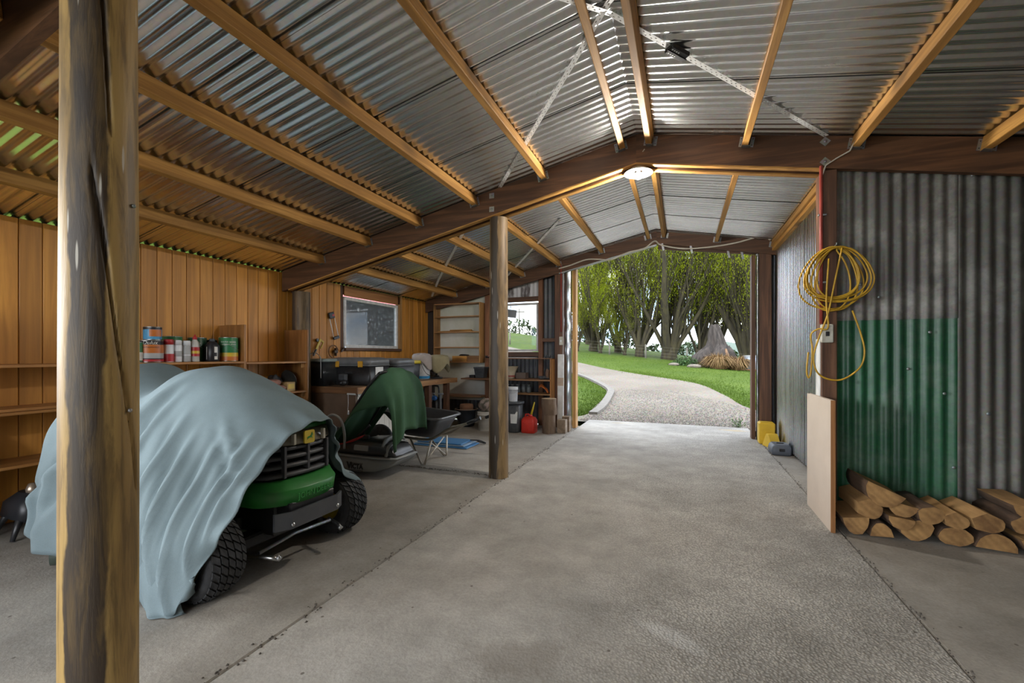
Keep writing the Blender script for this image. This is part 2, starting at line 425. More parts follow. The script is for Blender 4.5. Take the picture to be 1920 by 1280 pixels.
# ---- floor
floor = structure('floor', 'worn grey concrete floor cast in bays', 'floor')
def slab(x0, x1, y0, y1, m, z=0):
    b = MB(); b.box(x0, x1, y0, y1, -.14, z, .006); return b.build('slab', m, floor)
g = .004
slab(XL - .1, -1.62 - g, YB, 3.98 - g, slab_side); slab(XL - .1, -1.62 - g, 3.98 + g, YE + .1, slab_side)
slab(-1.62 + g, 1.0 - g, YB, YS, slab_mid, .002); slab(1.0 + g, XO + .1, YB, YE + .1, slab_side, -.002)
dirt = plain('joint_dirt', (.13, .11, .09), .95, 0, (.07, .06, .05), 30, .4)
b = MB(); b.box(XL - .1, XO + .1, YB, YE + .1, -.2, -.012); b.build('joint_fill', dirt, floor)
# crumbled edges and grit gathered along the joints
rg = random.Random(3); b = MB()
for i in range(900):
    k = rg.random()
    if k < .4: x, y = -1.62 + rg.gauss(0, .018), rg.uniform(.4, 7)
    elif k < .7: x, y = 1.0 + rg.gauss(0, .012), rg.uniform(1, 7)
    else: x, y = rg.uniform(-3.4, -1.6), 3.98 + rg.gauss(0, .016)
    s_ = rg.uniform(.003, .009); a = rg.random() * 6
    M = T(x, y, .003) @ RZ(a)
    b.add([M @ Vector(p) for p in ((-s_, 0, 0), (0, -s_ * .7, 0), (s_, 0, 0), (0, s_ * .8, 0), (0, 0, s_ * .8))], [(0, 1, 4), (1, 2, 4), (2, 3, 4), (3, 0, 4)])
o = b.build('grit', dirt, floor); o['kind'] = 'stuff'

# ---- roof
ceiling = structure('ceiling', 'corrugated zinc gable roof on pine purlins and brown rafters', 'roof')
def sheet_set(side):
    sl = SL if side < 0 else SR
    xe = XL - .35 if side < 0 else XO + .3
    L_ = abs(xe - XR) * math.sqrt(1 + sl * sl)
    v = Vector((side, 0, -sl)).normalized(); n = Vector((side * sl, 0, 1)).normalized()
    W = .762
    y0 = YB - .2; k = int(math.ceil((YE + .45 - y0) / W)); first = None
    for i in range(k):
        # each sheet laps its neighbour: its near edge hangs a few millimetres below
        if first is None:
            o_ = Vector((0, 0, 0)); P = []; seg = 10; nn = int(W / .0762 * seg) + 5
            b = MB()
            for q in range(nn + 1):
                s_ = -.045 + (W + .09) * q / nn
                h = .0085 * math.sin(2 * PI * s_ / .0762) - .006 * max(0, 1 - (s_ + .045) / .12) + .0015
                P.append([Vector((0, s_, 0)) + v * (L_ * j / 3) + n * h for j in range(4)])
            b.grid(P, flip=(side > 0)); first = b.build('roofing_sheet', galv, ceiling); ob = first
        else:
            ob = first.copy(); col.objects.link(ob)
        ob.location = (XR, y0 + i * W, ZR + .010)
sheet_set(-1); sheet_set(1)
b = MB(); b.tube([(XR, YB - .2, ZR + .075), (XR, YE + .4, ZR + .075)], .06, 8); b.build('ridge_cap', galv, ceiling)
for (ya, yb) in ((YB, YN), (YN + .04, 3.87), (4.04, 7.0), (7.05, YE + .3)):
    nx = [-.50, -1.206, -1.909, -2.542, -3.189, -3.843, -.25, .47, 1.18, 1.895, 2.6, 3.3]
    for x in nx:
        sl = SL if x < XR else -SR; a = -math.atan(sl)
        M = T(x, 0, zroof(x) - .004) @ RY(a)
        b = MB(); b.box(-.023, .023, ya, yb, -.098, 0, .003, M)
        p = b.build('purlin', pine_y, ceiling, (x, (ya + yb) / 2, zroof(x) - .05))
        if yb in (3.87, 7.0) and x > XL:
            b = MB(); M2 = RY(a)
            yy = yb - (ya + yb) / 2
            b.box(-.03, .03, yy - .045, yy - .001, -.056, -.0525, 0, M2)
            for s_ in (-1, 1):
                b.box(s_ * .0265 - .0015, s_ * .0265 + .0015, yy - .045, yy - .001, -.056, .01, 0, M2)
                b.box(s_ * .03, s_ * .052, yy - .0035, yy - .0005, -.05, .028, 0, M2)
                for q in (-.035, .012): b.lathe([(0, 0), (.004, 0), (.004, .002), (0, .003)], 6, M2 @ T(s_ * .041, yy - .004, q) @ RX(PI / 2), mi=1)
            b.build('joist_hanger', [galv_small, black_plastic], p)
# rafters: paired timbers either side of the posts
def rafter(y0, y1, xa, xb, depth=.24, mat=brown_x):
    za, zb = zroof(xa) - .006, zroof(xb) - .006
    b = MB(); M = Matrix(((1, 0, 0, 0), (0, 0, 1, 0), (0, 1, 0, 0), (0, 0, 0, 1)))
    b.prism([(xa, za - depth), (xb, zb - depth), (xb, zb), (xa, za)], y0, y1, M)
    return b.build('rafter', mat, ceiling, ((xa + xb) / 2, (y0 + y1) / 2, (za + zb) / 2))
for ya in (3.87, 3.995, YN, .68):
    rafter(ya, ya + .045, XL + .02, XR); rafter(ya, ya + .045, XR, XO)
rafter(7.0, 7.05, XL + .02, XR, .21); rafter(7.0, 7.05, XR, 1.25, .19)
# lit undersides of the middle pair, painted on as paler pine strips
for ya in (3.869, 3.994):
    for xa, xb in ((XL + .12, XR), (XR, .98)):
        za, zb = zroof(xa) - .246, zroof(xb) - .246
        b = MB(); b.prism([(xa, za - .012), (xb, zb - .012), (xb, zb), (xa, za)], ya, ya + .047, Matrix(((1, 0, 0, 0), (0, 0, 1, 0), (0, 1, 0, 0), (0, 0, 0, 1))))
        b.build('lit_underside_strip', pine_x, ceiling, (xa, ya, za))
# steel washers on the bolts through the rafters
for x, dz in ((-1.72, .06), (-1.72, .19), (.985, .05), (.985, .2)):
    b = MB(); b.box(-.025, .025, -.003, 0, -.025, .025, 0, RY(PI / 4) if x > 0 else None); b.lathe([(.011, 0), (.011, .008), (0, .008)], 6, T(0, -.003, 0) @ RX(PI / 2))
    b.build('washer_plate', galv_small, ceiling).location = (x, 3.869, zroof(x) - dz)
# perforated strap braces crossing under the ridge
def strap(p, q, name='strap_brace'):
    p, q = Vector(p), Vector(q); d = q - p; Ln = d.length; d.normalize()
    # two rails and rungs, so that the punched holes are real openings
    n = Vector((0, 0, 1)); s = d.cross(n).normalized(); n = s.cross(d).normalized()
    b = MB(); W = .017; k = max(4, int(Ln / .045))
    def quad(a0, a1, c0, c1):
        V = [p + d * a + s * c for a, c in ((a0, c0), (a1, c0), (a1, c1), (a0, c1))]
        b.add([v_ for v_ in V] + [v_ - n * .0015 for v_ in V], [(0, 1, 2, 3), (7, 6, 5, 4), (0, 4, 5, 1), (1, 5, 6, 2), (2, 6, 7, 3), (3, 7, 4, 0)])
    quad(0, Ln, -W, -.010); quad(0, Ln, .010, W); quad(0, Ln, -.0035, .0035)
    for i in range(k):
        a = Ln * i / k; quad(a, a + Ln / k * .72, -.010, -.0035); a = Ln * (i + .5) / k; quad(a, min(Ln, a + Ln / k * .72), .0035, .010)
    o = b.build(name, strap_m, ceiling, tuple(p)); return o
def rp_(x, y, d=.012): return (x, y, zroof(x) - d)
for seg_ in (((-1.63, 3.86), (XR, 2.36)), ((XR, 2.36), (.9, .95)), ((.99, 3.86), (XR, 2.44)), ((XR, 2.44), (-1.6, .95)),
             ((-2.0, 4.1), (-3.57, 5.98)), ((-3.57, 5.98), (-4.2, 6.8)), ((-1.4, 5.2), (-2.8, 6.95))):
    strap(rp_(*seg_[0]), rp_(*seg_[1]))
b = MB(); d_ = math.atan2(3.86 - 2.44, .99 - XR)
M = T(-.03, 2.79, zroof(-.03) - .02) @ RZ(d_) @ RY(.12)
b.box(-.07, .07, -.035, .035, -.016, .012, .006, M); b.box(-.075, .075, -.003, .003, -.022, -.014, 0, M)
for i in range(4):
    for j in (-1, 1): b.box(-.055 + i * .016, -.047 + i * .016, j * .016 - .004, j * .016 + .004, -.018, -.015, 0, M, 1)
b.build('strap_tensioner', [black_plastic, strap_m], ceiling)

# ---- left wall: upright varnished boards, a window, a side window opening beyond the frame
wall_left = structure('wall_left', 'orange varnished wall of upright grooved boards', 'wall')
W1Y0, W1Y1, W1Z0, W1Z1 = 4.92, 6.18, 1.30, 2.03
def plank(y0, y1, z0, z1, x=XL, parent=wall_left, m=None):
    b = MB(); b.box(x - .016, x, y0 + .0022, y1 - .0022, z0, z1, .004)
    return b.build('plank', m or plank_m, parent, (x, (y0 + y1) / 2, (z0 + z1) / 2))
y = 1.14; top = zroof(XL) - .008
while y < YE - .01:
    y2 = min(y + .128, YE)
    if y2 <= W1Y0 + .01 or y >= W1Y1 - .01: plank(y, y2, 0, top)
    else:
        plank(y, y2, 0, W1Z0 - .04)
    y = y2
# boards above the window run level, in a redder timber
for k in range(1): plank(W1Y0, W1Y1, W1Z1 + .01, top, XL + .004, m=wood('header_board', (.42, .19, .065), (.32, .14, .045), 'Y', scale=5, knots=False))
b = MB(); b.box(XL - .05, XL - .02, 1.14, W1Y0, 0, top); b.box(XL - .05, XL - .02, W1Y1, YE, 0, top)
b.box(XL - .05, XL - .02, W1Y0, W1Y1, 0, W1Z0 - .04); b.box(XL - .05, XL - .02, W1Y0, W1Y1, W1Z1 + .03, top)
b.box(XL - .05, XL - .02, YB, -1.55, 0, top); b.build('backing', brown_z, wall_left)
y = YB
while y < 1.13: plank(y, min(y + .128, 1.135), 0, top if y < -1.6 else 1.0); y += .128
b = MB(); b.box(XL - .05, XL - .02, -1.55, 1.14, 0, 1.0); b.build('backing', brown_z, wall_left); b = MB(); b.box(XL - .06, XL + .04, -1.5, 1.14, 1.0, 1.04, .004); b.build('sill_board', brown_y, wall_left)
b = MB(); b.box(XL - .06, XL - .01, -1.6, 1.14, 2.13, top + .02); b.build('window_lintel', brown_y, wall_left)
# ---- window in the left wall
window_1 = structure('window_1', 'white framed window with dusty glass in the board wall', 'window')
b = MB(); t = .045
for a in ((W1Y0, W1Y1, W1Z0, W1Z0 + t), (W1Y0, W1Y1, W1Z1 - t, W1Z1)): b.box(XL - .05, XL + .004, *a, .004)
for a in ((W1Y0, W1Y0 + t), (W1Y1 - t, W1Y1)): b.box(XL - .049, XL + .003, *a, W1Z0 + t, W1Z1 - t, .004)
b.build('window_frame', plain('old_white_frame', (.78, .78, .77), .6, 0, (.58, .57, .55), 16), window_1)
b = MB(); b.box(XL - .028, XL - .022, W1Y0 + t, W1Y1 - t, W1Z0 + t, W1Z1 - t)
b.build('pane', glass('dusty_glass', (.9, .93, .95), .30), window_1)
b = MB(); b.box(XL - .02, XL + .05, W1Y0 - .02, W1Y1 + .04, W1Z0 - .04, W1Z0, .004); b.build('window_sill', brown_y, window_1)
b = MB(); b.box(XL, XL + .03, W1Y1, W1Y1 + .045, W1Z0 - .02, W1Z1 + .02, .003); b.box(XL, XL + .022, W1Y1 + .045, W1Y1 + .09, W1Z0 - .03, W1Z1 + .25, .003); b.build('window_architrave', pine_z, window_1)

# ---- end wall with the doorway
wall_back = structure('wall_back', 'end wall of dark corrugated iron on brown studs', 'wall')
def vsheet(x0, x1, y, z0, z1, m, parent, name='iron_sheet', n=(0, -1, 0), rows=6, amp=.0085):
    b = corr((x0, y, z0), (1, 0, 0), (0, 0, 1), n, x1 - x0, z1 - z0, rows=rows, wob=.0006, amp=amp); return b.build(name, m, parent)
vsheet(-3.10, -1.93, YE, .02, 1.20, dark_iron, wall_back); vsheet(-2.30, -1.93, YE - .004, 1.17, 2.75, dark_iron, wall_back)
vsheet(1.12, XO, YE, .0, 2.8, dark_iron, wall_back); vsheet(XL, -3.10, YE + .02, .02, 2.5, dark_iron, wall_back)
milky = plain('milky_corrugated', (.62, .61, .63), .6, 0, (.14, .12, .12), 7, .2, (1, 1, .35), lo=.42, hi=.52)
vsheet(-3.10, -2.30, YE + .01, 2.16, 2.66, milky, wall_back)
b = MB(); b.box(-4.42, -3.22, YE - .035, YE - .02, .38, 2.42, .002); b.build('lining_board', plain('pale_lining', (.70, .70, .64), .6, 0, (.52, .53, .42), 2.0, 0, (1, 1, .6)), wall_back)
def stud(x0, x1, z0, z1, y0=YE - .10, y1=YE - .02, m=None, name='stud'):
    b = MB(); b.box(x0, x1, y0, y1, z0, z1, .004); return b.build(name, m or brown_z, wall_back, ((x0 + x1) / 2, y0, z0))
stud(-3.28, -3.15, 0, 2.55, YE - .13, m=wood('rusty_board', (.30, .13, .06), (.20, .085, .04), 'Z', knots=False))
stud(-2.29, -2.22, 0, 2.68, m=wood('red_stud', (.28, .12, .055), (.19, .08, .035), 'Z', knots=False))
stud(XL + .005, XL + .12, 0, 2.2, m=plain('corner_black', (.04, .032, .028), .7)); 
stud(-3.15, -2.29, 2.12, 2.2, m=brown_x, name='dwang'); stud(-3.15, -2.29, 1.17, 1.25, m=brown_x, name='dwang'); stud(-2.22, -1.95, 1.42, 1.48, m=brown_x, name='dwang')
# window in the end wall
window_2 = structure('window_2', 'bright window looking out to sky and hill in the end wall', 'window')
A0, A1, B0, B1 = -3.12, -2.31, 1.26, 2.10
b = MB(); t = .035
for a in ((A0, A1, B0, B0 + t), (A0, A1, B1 - t, B1)): b.box(a[0], a[1], YE - .05, YE + .01, a[2], a[3], .004)
for a in ((A0, A0 + t), (A1 - t, A1)): b.box(a[0], a[1], YE - .049, YE + .009, B0 + t, B1 - t, .004)
b.build('window_frame', plain('grey_frame', (.62, .60, .60), .5, 0, (.48, .46, .45), 12), window_2)
b = MB(); b.box(A0 + t, A1 - t, YE - .02, YE - .015, B0 + t, B1 - t); b.build('pane', glass('clear_glass', (.97, .98, .98), .12), window_2)
# doorway
door_1 = structure('door_1', 'wide open doorway with brown timber frame and zinc flashings', 'doorway')
def dpart(name, m, *a, bev=.004):
    b = MB(); b.box(*a, bev); return b.build(name, m, door_1, (a[0], a[2], a[4]))
dpart('door_post', brown_z, -1.98, -1.85, 7.02, 7.15, 0, 2.75)
dpart('door_post', brown_z, 1.01, 1.16, 7.02, 7.17, 0, 2.82)
dpart('door_jamb', pine_z, -1.69, -1.63, 7.05, 7.20, 0, 2.75); dpart('door_jamb', brown_z, .915, .965, 7.05, 7.2, 0, 2.62)
for x0, x1, dx in ((-1.83, -1.70, 0), (.975, 1.005, 0)):
    P = []
    for i in range(40):
        z = 2.7 * i / 39; wv = .006 * math.sin(i * 1.3) + .004 * math.sin(i * .55 + 1)
        P.append([Vector((x0 + (x1 - x0) * j / 6, 7.07 + wv - .02 * math.sin(PI * j / 6), z)) for j in range(7)])
    MB().grid(P).build('flashing', galv_wall, door_1, solid=.003)
M = Matrix(((1, 0, 0, 0), (0, 0, 1, 0), (0, 1, 0, 0), (0, 0, 0, 1)))
b = MB(); b.prism([(XR + .02, 2.82), (1.0, 2.625), (1.0, 2.72), (XR + .02, 2.92)], 7.06, 7.10, M); b.build('header_board', brown_x, door_1)
b = MB(); b.prism([(-1.9, zroof(-1.9) - .225), (XR, zroof(XR) - .225), (XR, zroof(XR) - .207), (-1.9, zroof(-1.9) - .207)], 6.995, 7.06, M); b.build('header_strip', galv_small, door_1)
for x in (XR + .09, .12, .62, .80):
    b = MB(); b.box(-.014, .014, -.004, 0, -.055, .055, 0, RY(-.2)); b.build('nail_plate', galv_small, door_1).location = (x, 7.055 if x > .3 else 6.998, zroof(x) - .24)
b = MB(); b.box(-.035, .035, -.006, 0, -.035, .035); b.lathe([(.012, 0), (.012, .01), (0, .01)], 6, T(0, -.006, 0) @ RX(PI / 2)); b.build('washer_plate', galv_small, door_1).location = (1.08, 7.018, 2.74)

# ---- right partition of zinc sheets beyond the portal
wall_right = structure('wall_right', 'zinc corrugated partition wall along the right of the doorway aisle', 'wall')
k = 0; y = 4.0
while y < 7.15:
    wd = min(.762, 7.17 - y)
    b = corr((1.22 + .003 * (k % 2), y, .03), (0, 1, 0), (0, 0, 1), (-1, 0, 0), wd, zroof(1.22) - .12, rows=6, wob=.0008, phase=2 * PI * (y - 4) / .0762, amp=.0115, seg=8)
    b.build('iron_sheet', galv_wall, wall_right); y += .762; k += 1
b = MB(); b.box(1.16, 1.22, 4.04, 7.0, zroof(1.2) - .14, zroof(1.2) - .085, .003); b.build('top_batten', pine_y, wall_right)
b = MB(); b.box(.985, 1.215, 4.03, 4.05, 0, 2.7, .002); b.build('end_cover', white_paint, wall_right)
# ---- iron wall facing the camera right of the portal
wall_front = structure('wall_front_right', 'patched corrugated iron wall, green painted below and weathered grey above', 'wall')
vsheet(1.06, 1.79, Y1, 1.455, 2.80, old_iron, wall_front, amp=.012); vsheet(1.06, 1.80, Y1 + .006, .0, 1.47, green_iron, wall_front, amp=.012)
vsheet(1.77, 2.6, Y1 + .004, .0, 2.65, metal_sheet('grey_iron', (.15, .142, .12), (.065, .062, .055), .5, .35, (.3, .29, .26), .6, 'Z', .1), wall_front, amp=.012)
vsheet(2.58, 3.35, Y1, .0, 2.5, old_iron, wall_front, amp=.012); vsheet(3.33, XO, Y1 + .004, .0, 2.4, old_iron, wall_front, amp=.012)
rg = random.Random(9)
for x, z in ((1.22, 1.72), (1.33, 1.62), (1.62, 1.36), (1.50, 1.1), (1.7, .93), (1.75, .42), (1.93, .8), (1.85, 2.43)):
    b = MB(); b.lathe([(.011, 0), (.011, .003), (.005, .006), (0, .006)], 8, RX(PI / 2)); b.build('roofing_nail', galv_small, wall_front).location = (x, Y1 - .014, z)
# ---- walls never seen from the aisle, closing the shed behind and to the right
wo = structure('wall_outer', 'weathered corrugated outer wall at the far right', 'wall')
b = corr((XO, YB, 0), (0, 1, 0), (0, 0, 1), (-1, 0, 0), YE - YB, zroof(XO)); b.build('iron_sheet', old_iron, wo)
wr = structure('wall_rear', 'weathered corrugated wall behind with a gap added for the fill lamp', 'wall')
b = corr((-.45, YB, 0), (1, 0, 0), (0, 0, 1), (0, 1, 0), 3.4, 2.45, rows=2); b.build('iron_sheet', old_iron, wr)  # sheet stops short, leaving a made-up gap for the rear fill
b = corr((2.95, YB, 0), (1, 0, 0), (0, 0, 1), (0, 1, 0), XO - 2.95, 2.35, rows=2); b.build('iron_sheet', old_iron, wr)

# ---- posts
def post_mat(name, pale, mid, dark, band):
    m, nt, b = _nodes(name)
    v = _coord(nt, (1, 1, .09), False); v1 = _coord(nt, (1, 1, .5), False)
    g1 = _noise(nt, v, 30, 6, .65, .4); g2 = _noise(nt, v, 7.5, 4, .6); g3 = _noise(nt, v1, 5, 5)
    c = _ramp(nt, g2, [(.38, mid), (.62, pale)])
    # shade painted into the colour as a dark band down one side
    tcx = N(nt, 'ShaderNodeTexCoord'); sx = N(nt, 'ShaderNodeSeparateXYZ'); nt.links.new(tcx.outputs['Object'], sx.inputs[0])
    at = N(nt, 'ShaderNodeMath', operation='ARCTAN2'); nt.links.new(sx.outputs['Y'], at.inputs[0]); nt.links.new(sx.outputs['X'], at.inputs[1])
    df = N(nt, 'ShaderNodeMath', operation='SUBTRACT'); nt.links.new(at.outputs[0], df.inputs[0]); df.inputs[1].default_value = band
    ab = N(nt, 'ShaderNodeMath', operation='ABSOLUTE'); nt.links.new(df.outputs[0], ab.inputs[0])
    wv = N(nt, 'ShaderNodeMath', operation='MULTIPLY_ADD'); wv.inputs[1].default_value = .9; nt.links.new(g3, wv.inputs[0]); nt.links.new(ab.outputs[0], wv.inputs[2])
    st = _ramp(nt, wv.outputs[0], [(.92, (1, 1, 1)), (1.16, (0, 0, 0))])
    c = _mix(nt, st, c, _mix(nt, g2, dark, tuple(x * 1.9 for x in dark)))
    c = _mix(nt, _ramp(nt, g1, [(.38, (.75, .75, .75)), (.52, (0, 0, 0))]), c, tuple(x * .45 for x in mid))
    c = _mix(nt, _ramp(nt, g3, [(.60, (0, 0, 0)), (.72, (.55, .55, .55))]), c, dark)
    vo = N(nt, 'ShaderNodeTexVoronoi'); vo.inputs['Scale'].default_value = 26; nt.links.new(v, vo.inputs['Vector'])
    c = _mix(nt, _ramp(nt, vo.outputs['Distance'], [(.07, (.7, .7, .7)), (.11, (0, 0, 0))]), c, (.62, .58, .5))
    nt.links.new(c, b.inputs['Base Color']); b.inputs['Roughness'].default_value = .55
    _bump(nt, b, g1, .35, .008); MATS[name] = m; return m
def round_post(label, x, y, h, r0, r1, m, crack=None, seed=1, n=36):
    o = thing('round_post', label, 'post', (x, y, 0), 0, 'round timber posts'); rg = random.Random(seed); b = MB(); P = []
    rows = 60
    for i in range(rows + 1):
        z = h * i / rows; r = r0 + (r1 - r0) * i / rows; row = []
        for k in range(n + 1):
            a = 2 * PI * k / n; rr = r * (1 + .012 * math.sin(3 * a + z * 1.3 + seed) + .01 * math.sin(z * 3.1 + 2 * a + seed))
            if crack:
                ca = crack(z)
                if ca is not None:
                    dlt = (a - ca + PI) % (2 * PI) - PI; rr -= .02 * math.exp(-(dlt / .035) ** 2)
            row.append((rr * math.cos(a), rr * math.sin(a), z))
        P.append(row)
    b.grid(P, flip=True); b.add([P[-1][k] for k in range(n)], [list(range(n))]); b.build('shaft', m, o); return o
near = round_post('thick round timber post in the foreground, with shade painted dark down the middle', -1.665, .79, zroof(-1.665) - .24, .094, .088,
    post_mat('near_post', (.42, .27, .085), (.28, .17, .052), (.026, .016, .008), -.78),
    crack=lambda z: (-.62 + (1.7 - z) * 1.41 + .04 * math.sin(z * 9)) % (2 * PI) if .8 < z < 1.72 else ((-.30 + .5 * (2.1 - z)) % (2 * PI) if 1.85 < z < 2.3 else None), seed=2, n=110)
for z, a in ((1.66, .5), (1.03, .35)): MB().lathe([(.006, 0), (.006, .006), (0, .008)], 8, T(.091 * math.cos(a), .091 * math.sin(a), z) @ RZ(a) @ RY(PI / 2)).build('nail_head', galv_small, near)
round_post('slimmer round timber post standing mid-floor under the paired rafters', -1.69, 3.97, zroof(-1.69) - .262, .098, .088, post_mat('mid_post', (.27, .175, .075), (.15, .095, .045), (.035, .025, .016), -1.75), seed=4)
round_post('round timber post against the board wall behind the shelves', -4.345, 4.05, zroof(-4.345) - .262, .11, .10, post_mat('wall_post', (.26, .17, .08), (.17, .11, .055), (.05, .035, .025), -2.0), seed=6)
o = thing('square_post', 'brown square timber post carrying the coiled yellow lead', 'post', (1.01, 3.95, 0))
b = MB(); b.box(-.045, .05, -.08, .08, 0, zroof(1.0) - .26, .004); b.build('shaft', brown_z, o)
b = MB(); b.box(-.052, -.045, -.05, .05, 0, 1.32, .001); b.build('cover_strip', white_paint, o)

# ================================================================ outdoors
def terr(x, y):
    t = min(max((y - 9) / 19, 0), 1.6); t = t * t * (3 - 2 * t) * .25 + t * .75 if t < 1 else t
    return t * (.75 - .088 * max(-45, min(20, x))) - .05
def terr_ok(x, y): return terr(x, y) if y > YS else -.05
m, nt, bs = _nodes('mown_grass')
v = _coord(nt, (1, 1, 1), False); f1 = _noise(nt, v, .35, 4); f2 = _noise(nt, v, 9, 6, .7); f3 = _noise(nt, v, 70, 3)
c = _ramp(nt, f1, [(.3, (.052, .088, .010)), (.7, (.085, .122, .015))]); c = _mix(nt, .5, c, _ramp(nt, f2, [(.3, (.33, .35, .3)), (.7, (.64, .66, .6))]), 'OVERLAY')
nt.links.new(c, bs.inputs['Base Color']); bs.inputs['Roughness'].default_value = .9; bs.inputs['Specular IOR Level'].default_value = .15; _bump(nt, bs, f3, .6, .03); grass_m = m
m, nt, bs = _nodes('pea_gravel')
v = _coord(nt, (1, 1, 1), False); vo = N(nt, 'ShaderNodeTexVoronoi'); vo.inputs['Scale'].default_value = 42; nt.links.new(v, vo.inputs['Vector'])
f1 = _noise(nt, v, .6, 5); f2 = _noise(nt, v, 5, 5)
c = _ramp(nt, f1, [(.3, (.145, .118, .088)), (.7, (.20, .17, .132))]); c = _mix(nt, .35, c, vo.outputs['Color'], 'OVERLAY')
c = _mix(nt, _ramp(nt, f2, [(.58, (0, 0, 0)), (.72, (.45, .45, .45))]), c, (.15, .11, .06))
nt.links.new(c, bs.inputs['Base Color']); bs.inputs['Roughness'].default_value = .9; _bump(nt, bs, vo.outputs['Distance'], .9, .012); gravel_m = m

xs = np.concatenate([np.linspace(-70, -14, 15), np.linspace(-12, 12, 49), np.linspace(14, 50, 10)])
ys = np.concatenate([np.linspace(-20, 7.6, 12), np.linspace(8.0, 40, 65), np.linspace(44, 160, 16)])
P = [[(x, y, terr_ok(x, y) - (.10 if y < YS and XL - .3 < x < XO + .3 else 0)) for x in xs] for y in ys]
lawn = MB().grid(P, flip=True).build('ground_lawn', grass_m); tag(lawn, 'mown green lawn rising gently beyond the doorway', 'lawn', kind='structure')
Lf = catmull([(-2.2, 8.0), (-1.86, 8.9), (-1.88, 9.85), (-1.93, 11.5), (-2.14, 13.2), (-2.92, 15.07), (-3.75, 16.6), (-6, 19.4), (-10, 23), (-18, 28)], 6)
Rt = catmull([(2.9, 8.0), (2.3, 9.2), (1.37, 10.9), (1.05, 13.3), (.35, 16.3), (-1.61, 18.4), (-3.14, 19.9), (-4.91, 22), (-9, 26.5), (-17, 33)], 6)
P = []
for a, b_ in zip(Lf, Rt):
    P.append([(a[0] + (b_[0] - a[0]) * k / 10, a[1] + (b_[1] - a[1]) * k / 10, terr_ok(a[0] + (b_[0] - a[0]) * k / 10, a[1] + (b_[1] - a[1]) * k / 10) + .022) for k in range(11)])
drive = MB().grid(P, flip=True).build('ground_driveway', gravel_m); tag(drive, 'pale gravel driveway curving away to the left', 'driveway', kind='structure')
rg = random.Random(21); b = MB()
for i in range(9000):
    y = YS + .02 + (rg.random() ** 1.6) * 5.5; x = rg.uniform(-1.8, 1.9)
    if x > 2.3 - (y - 9.2) * .55: continue
    s_ = rg.uniform(.006, .016); M = T(x, y, terr_ok(x, y) + .024) @ RZ(rg.random() * 6)
    b.add([M @ Vector(p) for p in ((-s_, -s_ * .3, 0), (0, -s_, 0), (s_, .2 * s_, 0), (.1 * s_, s_ * .9, 0), (.1 * s_, 0, s_ * .9))], [(0, 1, 4), (1, 2, 4), (2, 3, 4), (3, 0, 4)])
peb = plain('pebble', (.235, .21, .178), .85, 0, (.10, .085, .07), 60)
tag(b.build('gravel_stones', peb), 'loose pale stones scattered over the gravel driveway', 'gravel', kind='stuff')
# concrete kerb round the small lawn on the left
kb = thing('garden_kerb', 'curved concrete kerb edging the small lawn left of the driveway', 'kerb', (0, 0, 0)); kerb_m = plain('kerb_concrete', (.19, .17, .145), .85, 0, (.14, .125, .105), 12, .2)
K = catmull([(-1.72, 9.0), (-1.70, 9.9), (-1.80, 11.5), (-2.02, 13.2), (-2.85, 15.2), (-3.7, 16.75), (-5.2, 18.6)], 5)
for i in range(len(K) - 1):
    p, q = Vector((*K[i], 0)), Vector((*K[i + 1], 0)); d = q - p; s_ = Vector((-d.y, d.x, 0)).normalized() * .09; p = p + d * .012; q = q - d * .012
    zp, zq = terr_ok(p.x, p.y), terr_ok(q.x, q.y); b = MB()
    V = [p + s_, p - s_, q - s_, q + s_]; Z = [zp, zp, zq, zq]
    b.add([(a.x, a.y, z - .05) for a, z in zip(V, Z)] + [(a.x, a.y, z + .075) for a, z in zip(V, Z)], [(3, 2, 1, 0), (4, 5, 6, 7), (0, 1, 5, 4), (1, 2, 6, 5), (2, 3, 7, 6), (3, 0, 4, 7)])
    b.build('kerb_block', kerb_m, kb)
# grass blades at the lawn edges and across the nearer lawn
rg = random.Random(5); b = MB(); tall = []
def blade(x, y, h, wd=.012):
    a = rg.random() * 6.28; z = terr_ok(x, y); lx, ly = rg.gauss(0, h * .35), rg.gauss(0, h * .35); cx, cy = math.cos(a) * wd, math.sin(a) * wd
    o = len(b.v); b.v += [(x - cx, y - cy, z - .01), (x + cx, y + cy, z - .01), (x + lx, y + ly, z + h)]; b.f.append([o, o + 1, o + 2]); b.sm.append(False); b.mi.append(0)
for i in range(26000):
    k = rg.random()
    if k < .35:
        t_ = rg.random(); j = int(t_ * (len(Rt) - 20)); q = Rt[j]; x, y = q[0] + abs(rg.gauss(0, .6)) + .02, q[1] + rg.gauss(0, .4) + .1
    elif k < .55:
        j = rg.randrange(0, 30); q = K[min(j, len(K) - 1)]; x, y = q[0] - .12 - abs(rg.gauss(0, .5)), q[1] + rg.gauss(0, .3)
    else: x, y = rg.uniform(-7, 6), rg.uniform(17, 29)
    jj = np.argmin(abs(Rt[:, 1] - y)); 
    if k >= .55 and x < Rt[jj][0] + .3 and y < 27: continue
    blade(x, y, rg.uniform(.03, .06))
blade_m = plain('grass_blade', (.10, .155, .017), .8, 0, (.065, .11, .012), 3, spec=.2)
tag(b.build('grass_blades', blade_m), 'short green grass blades covering the lawn', 'grass', kind='stuff')
